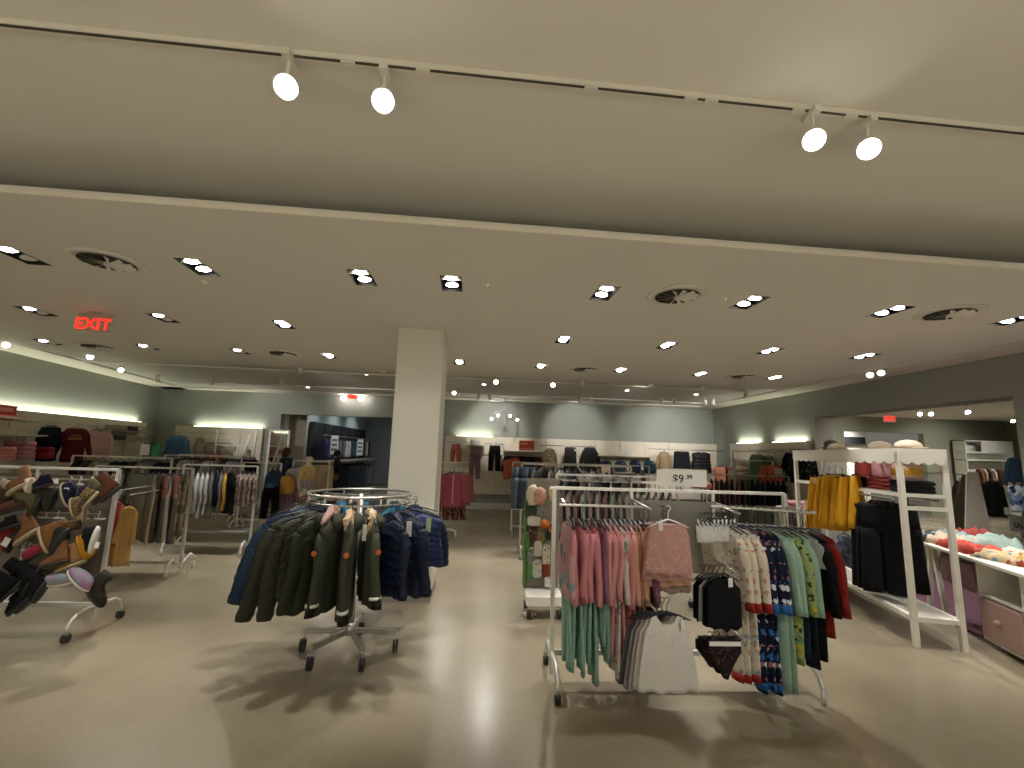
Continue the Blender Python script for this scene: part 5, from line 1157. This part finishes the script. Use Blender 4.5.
blob(545, 524, 9, 8, 4.65, mat('orange_plush', hx('b5641c'), .9), 'plush_toy', 'orange plush figure hanging at the right of the end display', 'plush', 'orange plush toys', 2)
blob(551, 530, 5, 6, 4.65, mat('orange_plush', hx('b5641c'), .9), 'plush_toy', 'small orange plush below the larger orange one', 'plush', 'orange plush toys', 5)
p = AZ(529, 615, 0); sp = crumple(.14, .1, .03, fab('c9a8a0', pat='floral', cs=['b05f5a', 'e0d8d0', '8a9ab0'], sc=30), (p.x, p.y, .001), .4, 'small pink printed sock lying on the floor left of the front rack', None, 11, 'sock', 'dropped_sock')

# ================================================================ right wall before the opening
XR = 6.45
def rx_(px, py, X=XR): return AX(px, py, X)
p0, p1 = rx_(724, 460), rx_(757, 461); z = 1.57
shelf((XR+.38, min(p0.y, 12.9), z), (XR+.38, 10.7, z), (-.4, 0), 'shelf over folded beige clothes on the right wall')
shelf((XR+.38, 10.3, 1.78), (XR+.38, 9.35, 1.78), (-.4, 0), 'upper shelf behind the green top on the right wall')
wall_bar((XR, 10.75, 1.83), (XR, 10.1, 1.83), 0, 'rail with green top on the right wall', wall_off=(.38, 0)); wall_bar((XR, 9.9, 1.84), (XR, 9.2, 1.84), 0, 'rail with black tops on the right wall', wall_off=(.38, 0))
def rfit(kind, x0, y0, x1, y1, Y, m_, label, cat='top', **k):
    return fit(kind, x0, y0, x1, y1, Y, m_, label, cat, k.pop('group', None), zt=k.pop('zt', -.04), **k)
zq = AY(757, 452, 10.2).z; rack('clothes_rack', 5.75, 6.75, 10.2, zq+.005, 'silver rack carrying the sage green top before the right wall', depth=.4, casters=False, rail=.15)
zq = AY(770, 462, 9.6).z; rack('clothes_rack', 5.45, 6.3, 9.6, zq+.02, 'silver rack carrying the coral tops before the right wall', depth=.4, casters=False, rail=.15)
rfit('long', 746, 452, 768, 481, 10.2, fab('6f8f72'), 'sage green top on the right wall before the opening', T=.06, wx=.62, sl=.5, a0=.2, seed=2)
rfit('long', 757, 454, 779, 472, 10.4, fab('8a9a84'), 'grey-green top sleeve spreading behind the sage green top', T=.05, wx=.7, sl=.3, a0=.6, seed=1)
for i in range(3): rfit('long', 759+i*5, 462, 772+i*5, 482, 9.7-.05*i, fab('b55f48'), f'coral top, {ORD[i]} from the left before the right wall', T=.06, wx=.7, sl=.4, seed=i, group='coral tops before the right wall')
for i in range(4): rfit('long', 782+i*6, 450+i*.5, 797+i*6, 482, 9.3-.08*i, fab('1c1c1c', pat='floral', cs=['5a5a48', '1c1c1c', '2a2c26'], sc=16) if i % 2 else M_blk, f'{["black","dark printed","black long","dark green printed"][i]} top, {ORD[i]} on the right wall rail by the opening', T=.06, wx=.7, sl=.5, seed=i, group='black tops on the right wall')
for i, (x, m_) in enumerate(((718, fab('c98466')), (722, fab('d09078')), (729, fab('1f2f30')))): rfit('tee', x-5, 464, x+4, 483, 11.3, m_, ['peach top at the left of the right wall display', 'second peach top on the right wall display', 'dark teal top beside the peach tops'][i], T=.06, seed=i, wx=.8)
for j in range(3): fold(.5, .4, .12, [fab('a5836f'), fab('b59a84'), fab('a58a74')][j], (6.35, 11.0, 1.05+.13*j), PI/2, f'beige pink folded pile, {["bottom","middle","top"][j]} on the right wall display', 'folded piles on the right wall', j+60)
table('display_table', (5.9, 9.8), (6.8, 11.6), 1.04, 'dark display table under the beige pile by the right wall', m=M_grey)
rack('clothes_rack', 4.3, 6.1, 8.8, 1.28, 'rack of maroon and black tops before the right wall', depth=.5, m=M_steel, casters=False, rail=.15)
for i in range(16): garment('long', [fab('4a2226'), fab('5a3034'), fab('6a3a38'), fab('3a2422')][i % 4] if i < 8 else [M_blk, M_navy, fab('2a3a34')][i % 3], (4.4+.105*i, 8.8, 1.27), 1.1, f'{"maroon" if i < 8 else "black"} top, {ORD[i]} from the left on the rack before the right wall', 'top', 'maroon and black tops before the right wall', W=.17, L=.5, T=.035, seed=i, zt=-.05, sl=.4, hang=False)
p = AY(779, 477, 8.7); sign_card('price_card', (p.x, 8.7, 1.3), .16, .14, M_grey, [], M_card, .1, 'grey card standing on the maroon and black rack')

# ================================================================ white scalloped display unit
P0, P1 = Vector((3.91, 4.07, 0)), Vector((4.52, 6.35, 0)); uu = (P1-P0).normalized(); urz = math.atan2(uu.y, uu.x); LU = (P1-P0).length; DV = .36
wd = empty('display_unit', P0, urz, label='tall white display unit with scalloped edge on the right', cat='display unit')
# local x runs along the unit away from the camera, local -y to the right
HT = 1.74
for nm, x, y in (('post', 0, 0), ('post', 0, -DV), ('post', LU, 0), ('post', LU, -DV)):
    bm = B(); box(bm, (x-.022, y-.022, 0), (x+.022, y+.022, HT), .002); obj(nm, bm, M_white, wd)
def scallop(bm, a, b_, z1, h, n):
    a, b_ = Vector(a), Vector(b_); d = (b_-a)/n; t = Vector((-d.y, d.x, 0)).normalized()*.009; dl = d.length
    for i in range(n):
        c = a+d*i; k = 8; top = [c, c+d]; low = [c+d*(j/k)+Vector((0, 0, -h-.028*math.sin(PI*j/k))) for j in range(k+1)]
        for s in (1, -1):
            vs_ = [bm.verts.new(p+t*s+Vector((0, 0, z1))) for p in [top[0], top[1]]+low[::-1]]; bm.faces.new(vs_)
        fr_ = [bm.verts.new(p+t+Vector((0, 0, z1))) for p in low]; bk = [bm.verts.new(p-t+Vector((0, 0, z1))) for p in low]
        for j in range(k): bm.faces.new((fr_[j], fr_[j+1], bk[j+1], bk[j]))
for a, b_, n in (((0, .026, 0), (LU, .026, 0), 14), ((-.026, -DV, 0), (-.026, 0, 0), 4), ((0, -DV-.026, 0), (LU, -DV-.026, 0), 14)):
    bm = B(); scallop(bm, a, b_, HT+.002, .115, n); obj('scalloped_valance', bm, M_white, wd)
bm = B()
for y in (.01, -DV*.33, -DV*.66, -DV-.01): bar(bm, (-.02, y, HT+.002), (LU+.02, y, HT+.002), .022, .012)
for x in (0, LU*.33, LU*.66, LU): bar(bm, (x, .01, HT+.002), (x, -DV-.01, HT+.002), .022, .012)
obj('top_frame', bm, M_white, wd)
bm = B()
for a, b_ in (((0, 0), (LU, 0)), ((0, -DV), (LU, -DV)), ((0, 0), (0, -DV)), ((LU, 0), (LU, -DV)), ((LU*.5, 0), (LU*.5, -DV))): bar(bm, (*a, .235), (*b_, .235), .04)
obj('bottom_frame', bm, M_white, wd)
bm = B(); box(bm, (.02, -DV+.02, .235), (LU-.02, -.02, .25)); obj('bottom_shelf', bm, mat('pale_shelf', hx('c9c5b8'), .35), wd)
bm = B()
for y in (0, -DV): bar(bm, (0, y, 1.315), (LU, y, 1.315), .022, .03)
for x in (0, LU*.5, LU): bar(bm, (x, 0, 1.315), (x, -DV, 1.315), .022, .03)
obj('shelf_frame', bm, M_white, wd); bm = B(); box(bm, (.02, -DV+.01, 1.32), (LU*.62, -.01, 1.335)); obj('middle_shelf', bm, M_grey, wd)
bm = B(); bar(bm, (0, 0, 1.2), (0, -DV, 1.2), .035); obj('end_rung', bm, M_white, wd)
bm = B(); tube(bm, [(.1, .02, 1.27), (1.3, .02, 1.27)], .009, 8); tube(bm, [(.1, -DV, 1.27), (.8, -DV, 1.27)], .009, 8); obj('hanging_bar', bm, M_steel, wd)
def UW(u, v, z=0): c, s = math.cos(urz), math.sin(urz); return Vector((P0.x+u*c-v*s, P0.y+u*s+v*c, z))
M_must = fab('cc961e', bump=.2)
for i in range(6):
    p = AY(822+i*6.5, 468, 5.35-.1*i); g = garment('skirt', M_must, p+Vector((0, 0, .015*(i%3)-.015)), -.6+.2*i+.25*(i%2), f'mustard yellow skirt, {ORD[i]} from the left on the white display unit', 'skirt', 'mustard skirts on the white display unit', W=.125, L=.60-.01*i, T=.05, seed=i, zt=-.1, flare=1.75, k=5, tag=(-.08, -.05, -.12) if i == 0 else None)
M_bkp = fab('08080a')
for i in range(3):
    p = UW(.64-.1*i, -.02, 1.27); g = garment('pants', M_bkp, p, urz-PI/2-.35, f'black wide trousers, {ORD[i]} from the back on the aisle side of the white display unit', 'trousers', 'black trousers on the white display unit', W=.155, L=.84, T=.04, seed=i, zt=-.1, flare=1.1)
for i in range(4):
    p = UW(1.0-.12*i, -DV+.02, 1.27); garment('pants', M_bkp if i != 0 else M_must, p, urz-PI/2-.3, (f'black trousers, {ORD[i]} from the back on the far side of the white display unit' if i != 0 else 'mustard trousers showing between the black pairs'), 'trousers', 'black trousers on the far side' if i != 0 else None, W=.14, L=.86, T=.04, seed=i, zt=-.1, flare=1.1)
def bag(loc, w, d, h, m_, rz, label, seed, m2=None, group=None):
    bm = B(); n = 24; rings = []
    for s, zz in ((.9, 0), (1.05, .12), (1.0, .6), (.82, 1)):
        rings.append([Vector((w/2*s*sgnp(math.cos(a), .6), d/2*s*(1-.6*(zz > .9))*sgnp(math.sin(a), .6)*(1+.08*math.sin(5*a+seed)), h*zz+.01*math.sin(4*a+seed)*(zz > 0))) for a in [2*PI*i/n for i in range(n)]])
    loft(bm, rings); o = tagp(obj('tote_bag', bm, m_, None, True, loc=loc, rz=rz), label, 'bag', group)
    for s in (-1, 1):
        bm = B(); tube(bm, [(-w*.22, s*.02, h*.95), (-w*.18, s*.03, h*1.15), (w*.18, s*.03, h*1.15), (w*.22, s*.02, h*.95)], .008, 6); obj('handle', bm, m2 or m_, o, True)
    return o
zS = 1.336
for j, (m_, d) in enumerate(((fab('1c1a1c'), 'black'), (fab('7a2f28'), 'dark red'), (fab('1c1c1e'), 'charcoal'))):
    for k in range(3): fold(.3, .26, .035, m_, UW(1.02-.42*j, -.19, zS+.036*k), urz, f'{d} folded top, {["bottom","middle","top"][k]} of its pile on the middle shelf of the white unit', 'folded tops on the white unit', j*3+k+80)
bag(UW(.85, -.17, zS+.115), .3, .14, .25, fab('c9625c'), urz-1.1, 'coral red bag on the middle shelf of the white display unit', 1)
bag(UW(.66, -.2, zS+.115), .2, .12, .24, fab('d5a0ac'), urz-1.1, 'pink bag behind the coral red bag', 2)
bag(UW(.2, -.17, zS+.115), .3, .14, .19, fab('b3852a', pat='hstripe', cs=['c9a59a'], sc=9), urz-1.1, 'mustard and pink striped bag on the white display unit', 3)
fold(.26, .2, .05, fab('d9b51c'), UW(.2, -.17, zS+.31), urz-1.1, 'bright yellow folded piece on the striped bag', None, 90)
for k, u in enumerate((.16, .62, 1.55)):
    bm = B(); lathe(bm, [(.1, 0), (.115, .01), (.1, .05), (.06, .075), (.01, .085)], 20); o = obj('cap', bm, fab('d8c8b0'), None, True, loc=UW(u, -.18, HT+.013)); tagp(o, ['cream cap on top of the white unit, nearest the camera', 'second cream cap on top of the white unit', 'furthest cream cap on top of the white unit'][k], 'cap', 'cream caps on the white unit')
    bm = B(); box(bm, (-.06, -.15, .002), (.06, -.08, .012), .004); obj('brim', bm, fab('d8c8b0'), o)

# ================================================================ right side: rug, tables, denim, mirror
M_rug = mat('mauve_pile', hx('70485a'), .95, pat='mottle', cs=[hx('7e5566')], sc=30, bump=.6)
bm = B(); v = [bm.verts.new((x, y, z)) for z in (.002, .012) for x, y in ((4.70, 3.3), (5.02, 6.6), (6.9, 7.6), (6.9, 3.1))]
for q in ((3,2,1,0),(4,5,6,7),(0,1,5,4),(1,2,6,5),(2,3,7,6),(3,0,4,7)): bm.faces.new([v[i] for i in q])
tagp(obj('rug', bm, M_rug), 'large mauve rug under the tables on the right', 'rug')
# white table behind the unit with denim jackets below
t1 = table('display_table', (5.0, 6.9), (6.4, 7.6), .84, 'white table beyond the white display unit with pink folded clothes')
for i in range(3):
    for j in range(2): fold(.34, .28, .055, fab(['c98f92', 'd0a0a0', 'c07f84'][i]), (5.15+.38*i, 7.2, .842+.057*j), 0, f'pink folded top, {["lower","upper"][j]} one in pile {["left","middle","right"][i]} on the white table', 'pink folded tops on the white table', 20+i*2+j)
fit('jacket', 829, 529, 858, 590, 6.5, fab('33424f', rough=.5, pat='mottle', cs=['7a8894'], sc=12), 'washed blue denim jacket hanging under the white table edge', 'jacket', None, seed=1, wx=.5, T=.05, sl=.6, r0=.07, a0=.4, a1=.25)
fit('jacket', 846, 529, 876, 580, 6.7, fab('202d3f'), 'dark blue denim jacket beside the washed one', 'jacket', None, seed=2, wx=.6, T=.05, sl=.5, r0=.07)
rack('clothes_rack', 4.9, 6.2, 6.75, 1.0, 'low white rail holding the denim jackets', depth=.4, m=M_white, casters=False, rail=.12)
# desk with clothes
D0 = Vector((4.86, 4.8, 0)); dd = Vector((4.37, 3.54, 0))-D0; drz = math.atan2(dd.y, dd.x)
dk = empty('display_desk', D0, drz, label='white desk with mauve drawers heaped with clothes on the right', cat='desk')  # local x towards the camera, local +y to the right
bm = B(); box(bm, (-.35, 0, .72), (1.5, .75, .75), .004); obj('desktop', bm, M_white, dk)
M_mvd = mat('mauve_drawer', hx('8a6468'), .5)
bm = B(); box(bm, (.12, .06, .5), (.62, .6, .71)); obj('drawer_box', bm, M_grey, dk)
bm = B(); box(bm, (.12, .03, .42), (.62, .06, .68), .006); dr = obj('drawer', bm, M_mvd, dk); bm = B(); bmesh.ops.create_icosphere(bm, subdivisions=2, radius=.025, matrix=Matrix.Translation((.37, .015, .56))); obj('knob', bm, M_mvd, dr, True)
bm = B()
box(bm, (.66, .05, .04), (.68, .6, .72)); box(bm, (1.2, .05, .04), (1.22, .6, .72)); box(bm, (.66, .05, .04), (1.22, .6, .06)); box(bm, (.66, .58, .04), (1.22, .6, .72)); box(bm, (.66, .06, .42), (1.22, .6, .44)); obj('pedestal', bm, M_white, dk)
bm = B(); box(bm, (.685, .03, .07), (1.195, .06, .41), .006); dr = obj('drawer', bm, mat('pale_pink_drawer', hx('b5968a'), .5), dk); bm = B(); bmesh.ops.create_icosphere(bm, subdivisions=2, radius=.028, matrix=Matrix.Translation((.94, .012, .25))); obj('knob', bm, mat('pale_pink_drawer', hx('b5968a'), .5), dr, True)
for y in (.08, .62):
    for s in (-1, 1): bm = B(); bar(bm, (-.12+s*.02, y, .72), (-.12+s*.16, y, 0), .04); obj('trestle_leg', bm, M_white, dk)
def DW(u, v, z=.752): c, s = math.cos(drz), math.sin(drz); return Vector((D0.x+u*c-v*s, D0.y+u*s+v*c, z))
M_crl = fab('b5483e')
for i, (u, v, w, d, h, m_, lb) in enumerate(((.25, .18, .5, .25, .12, M_crl, 'crumpled coral red garment in the middle of the desk'), (.5, .28, .45, .3, .1, fab('c0564a'), 'second coral red garment folded over towards the camera'), (.75, .25, .4, .3, .1, fab('c9b48f', pat='floral', cs=['b8a03a', 'a5483e', '6f8a9a'], sc=14), 'multi-coloured garment at the near end of the desk'), (-.05, .25, .4, .3, .13, fab('cdb9a0'), 'cream crumpled garment left of the coral one'), (-.25, .35, .35, .35, .14, fab('6f9298', pat='mottle', cs=['b5c4c0'], sc=8), 'pale teal crumpled garment at the far end of the desk'), (-.2, .12, .3, .22, .12, fab('3f5560', pat='floral', cs=['b5a58a', '6f8a92'], sc=12), 'dark teal patterned garment at the far corner of the desk'), (.05, .5, .5, .3, .15, fab('9fb5ac'), 'mint grey garment at the back of the desk'), (-.28, .55, .3, .25, .18, fab('b5524a'), 'red folded garment at the far back of the desk'), (.6, .55, .5, .3, .12, fab('d8cfc0'), 'off-white garment at the back of the desk'))):
    crumple(w, d, h, m_, DW(u, v), drz+.2*i, lb, None, 30+i)
# leaning board / folding mirror behind the desk
e_ = empty('folding_board', AY(978, 530, 6.1), 0, label='white a-shaped folding board standing behind the desk', cat='display board'); e_.location.z = .0; e_.location = (AY(978, 530, 6.1).x, 6.1, 0)
def qp(px, py, Y): p = AY(px, py, Y); return p-e_.location
for k, Y in enumerate((6.1, 6.5)):
    bm = B(); a, b_, c, d = qp(967, 472, Y+.15), qp(978, 472, Y+.15), qp(991, 528, Y-.05), qp(966, 527, Y-.05)
    if k: a, b_, c, d = qp(963, 475, Y), qp(975, 475, Y), qp(972, 527, Y+.3), qp(950, 526, Y+.3)
    c = c+(c-b_)*.9; d = d+(d-a)*.9; c.z = max(c.z, 0.02); d.z = max(d.z, 0.02)
    T_ = Vector((0, .02, 0)); v = [bm.verts.new(q) for q in (a, b_, c, d)]+[bm.verts.new(q+T_) for q in (a, b_, c, d)]
    for q in ((3,2,1,0),(4,5,6,7),(0,1,5,4),(1,2,6,5),(2,3,7,6),(3,0,4,7)): bm.faces.new([v[i] for i in q])
    obj('board_leaf', bm, M_white if not k else M_grey, e_)
# annex room wall cabinets and clothes
def cabinet(x0, x1, Y, z0, z1, label, rows, lw_=0):
    e_ = empty('wall_cabinet', (x0, Y, 0), label=label, cat='cabinet'); w = x1-x0; bm = B()
    box(bm, (0, 0, z1-.03), (w, .4, z1)); box(bm, (0, 0, z0), (.03, .4, z1)); box(bm, (w-.03, 0, z0), (w, .4, z1)); box(bm, (0, .38, z0), (w, .4, z1))
    for z in rows: box(bm, (0, 0, z-.015), (w, .38, z+.015))
    obj('carcass', bm, mat('glossy_white', hx('eeeee0'), .35), e_)
    return e_
c1 = cabinet(15.35, 17.0, 13.6, .1, 2.43, 'large white cabinet on the back wall of the side room', (2.05, 1.8))
for k in range(2): bm = B(); box(bm, (.55+.55*k, -.02, 2.07), (1.08+.55*k, 0, 2.4), .004); obj('door', bm, M_white, c1)
c2 = cabinet(16.3, 17.3, 12.3, .1, 2.42, 'white cabinet by the corner of the side room', (2.0,)); bm = B(); box(bm, (.03, -.02, 2.02), (.97, 0, 2.4), .004); obj('door', bm, M_white, c2)
for i, (x0, y0, x1, y1, Y, m_, lb, kd) in enumerate(((952, 478, 966, 512, 9.5, fab('3a2226'), 'dark plum jacket in the side room left of the board', 'jacket'), (962, 478, 972, 522, 9.4, fab('2c3238'), 'charcoal long coat behind the board', 'long'), (982, 478, 1002, 516, 9.3, M_blk, 'black jacket right of the board', 'jacket'), (976, 480, 990, 515, 9.5, fab('1c1a1c'), 'black top with white shirt front behind the board', 'jacket'), (1003, 455, 1026, 482, 9.2, fab('34495f'), 'blue denim top at the right picture edge', 'jacket'), (1005, 481, 1026, 512, 9.1, fab('8fa5c4', pat='camo', cs=['dfe4ea', '2a3a5c', '5a7098'], sc=8), 'blue and white patterned top below the denim top', 'tee'))):
    fit(kd, x0, y0, x1, y1, Y, m_, lb, 'jacket' if kd == 'jacket' else 'top', None, seed=i, T=.06, wx=.7, zt=-.05, **({} if kd == 'tee' else {'sl': .5}))
rack('clothes_rack', 9.2, 10.6, 9.45, 1.42, 'dark rack with black jackets in the side room', depth=.5, m=M_steel, casters=False)
for i in range(10): garment('long', fab(['6a4a3a', 'b59a80', '3a3a30', 'c9b8a0', '4a2a26'][i % 5]), (15.5+.15*i, 13.4, 1.65), 1.0, f'small mixed top, {ORD[i]} from the left under the large white cabinet', 'top', 'tops under the large white cabinet', W=.18, L=.5, seed=i, T=.06, hang=False, sl=.3)
p = AY(1017, 531, 5.9); sign_card('sale_sign', (p.x+.06, 5.9, p.z-.01), .32, .21, M_card, [('SALE', .1, 0, .05)], mat('sign_ink', (.03, .03, .04), .6), .1, 'white sign starting with SA at the right picture edge', stand=.08)
bm = B(); lathe(bm, [(.001, 0), (.14, 0), (.16, .02), (.14, .04), (.001, .042)], 28)
p = AY(830, 446, 8.9); o = obj('round_mirror', bm, mat('mirror_glow', (.9, .92, .9), .1, 1), None, True, loc=p); o.rotation_euler.x = PI/2; o.scale = (1.3, .8, 1); tagp(o, 'round silvery disc gleaming at the jamb of the right opening', 'mirror')
hp = [AZ(x, y, 2.93) for x, y in ((920, 414), (931, 414), (968, 412), (1013, 421))]
for k, (x, y) in enumerate([(q.x, q.y) for q in hp]+[(10, 10.5), (9.5, 7.5), (15, 8)]):  # last three heads are unseen, added to brighten the side room
    track_head((x, y, 2.93), (-.6, -.7, -.6), True, f'lit white spotlight, {ORD[k]} of the seen and added ones beyond the right opening', ZU-.01, 170, .05, 120, (x, y+1.8, 1.2), group='spotlights of the side room')
for k, (x, y) in enumerate(((12.5, 15.5), (14, 16.3))): spot((x, y, 2.9), (x, 17.3, 2), 300, 120, .8, .08, (1, 1, .95))

# unseen track and heads added behind the camera to brighten the shop front
bm = B(); bar(bm, WL(-6.5, -.9, zt_-.015), WL(6.8, -.9, zt_-.015), .035, .03); tagp(obj('lighting_track', bm, M_white), 'added white lighting track behind the camera', 'lighting track', 'white lighting tracks')
for k, (x, tx) in enumerate(((-5.5, -4.2), (-3.6, -2.6), (-1.6, -1), (.1, -1.0), (1.7, 1.2), (3.2, 2.1), (5.0, 4.6), (5.9, 6.2))):
    track_head(WL(x, -.9, 3.04), (0, .6, -.8), True, f'added white spotlight, {ORD[k]} from the left on the track behind the camera', zt_-.03, P_TRACK*(2 if k == 2 else 1), .048, (17 if k == 2 else 30), Vector((-.78, 5.1, 1.5) if k == 2 else (tx, 3.7, .85)), group='added spotlights on the track behind the camera')

# ---------------------------------------------------------------- lettering curves become meshes
bpy.context.view_layer.update(); dg = bpy.context.evaluated_depsgraph_get()
for o in [q for q in scn.objects if q.type == 'FONT']:
    me = bpy.data.meshes.new_from_object(o.evaluated_get(dg)); par = o.parent; mw_ = (o.location.copy(), o.rotation_euler.copy()); cu = o.data
    bpy.data.objects.remove(o); n_ = bpy.data.objects.new('lettering', me); COL.objects.link(n_); n_.parent = par; n_.location, n_.rotation_euler = mw_; bpy.data.curves.remove(cu)

for k, (x, y) in enumerate(((-4, -2.0), (-1.5, -2.2), (1.2, -2.1), (4, -2.0), (-2.6, .1), (2.6, .1))):  # unseen downlights added so their floor bounce brightens the front ceiling
    e_ = empty('downlight', WL(x, y, zt_-.004), PHI, label=f'added round ceiling downlight behind the camera, {ORD[k]} one', cat='ceiling light', group='added ceiling lights behind the camera')
    bm = B(); lathe(bm, [(.1, 0), (.1, -.01), (.08, -.014)], 24); obj('bezel', bm, M_white, e_); lamp_disc(e_, (0, 0, -.016), .075, (0, 0, -1))
    spot(WL(x, y, zt_-.03), WL(x, y-.4, 0), 2100 if y < -1 else 10, 74, .8, .06, (1, .99, 1))
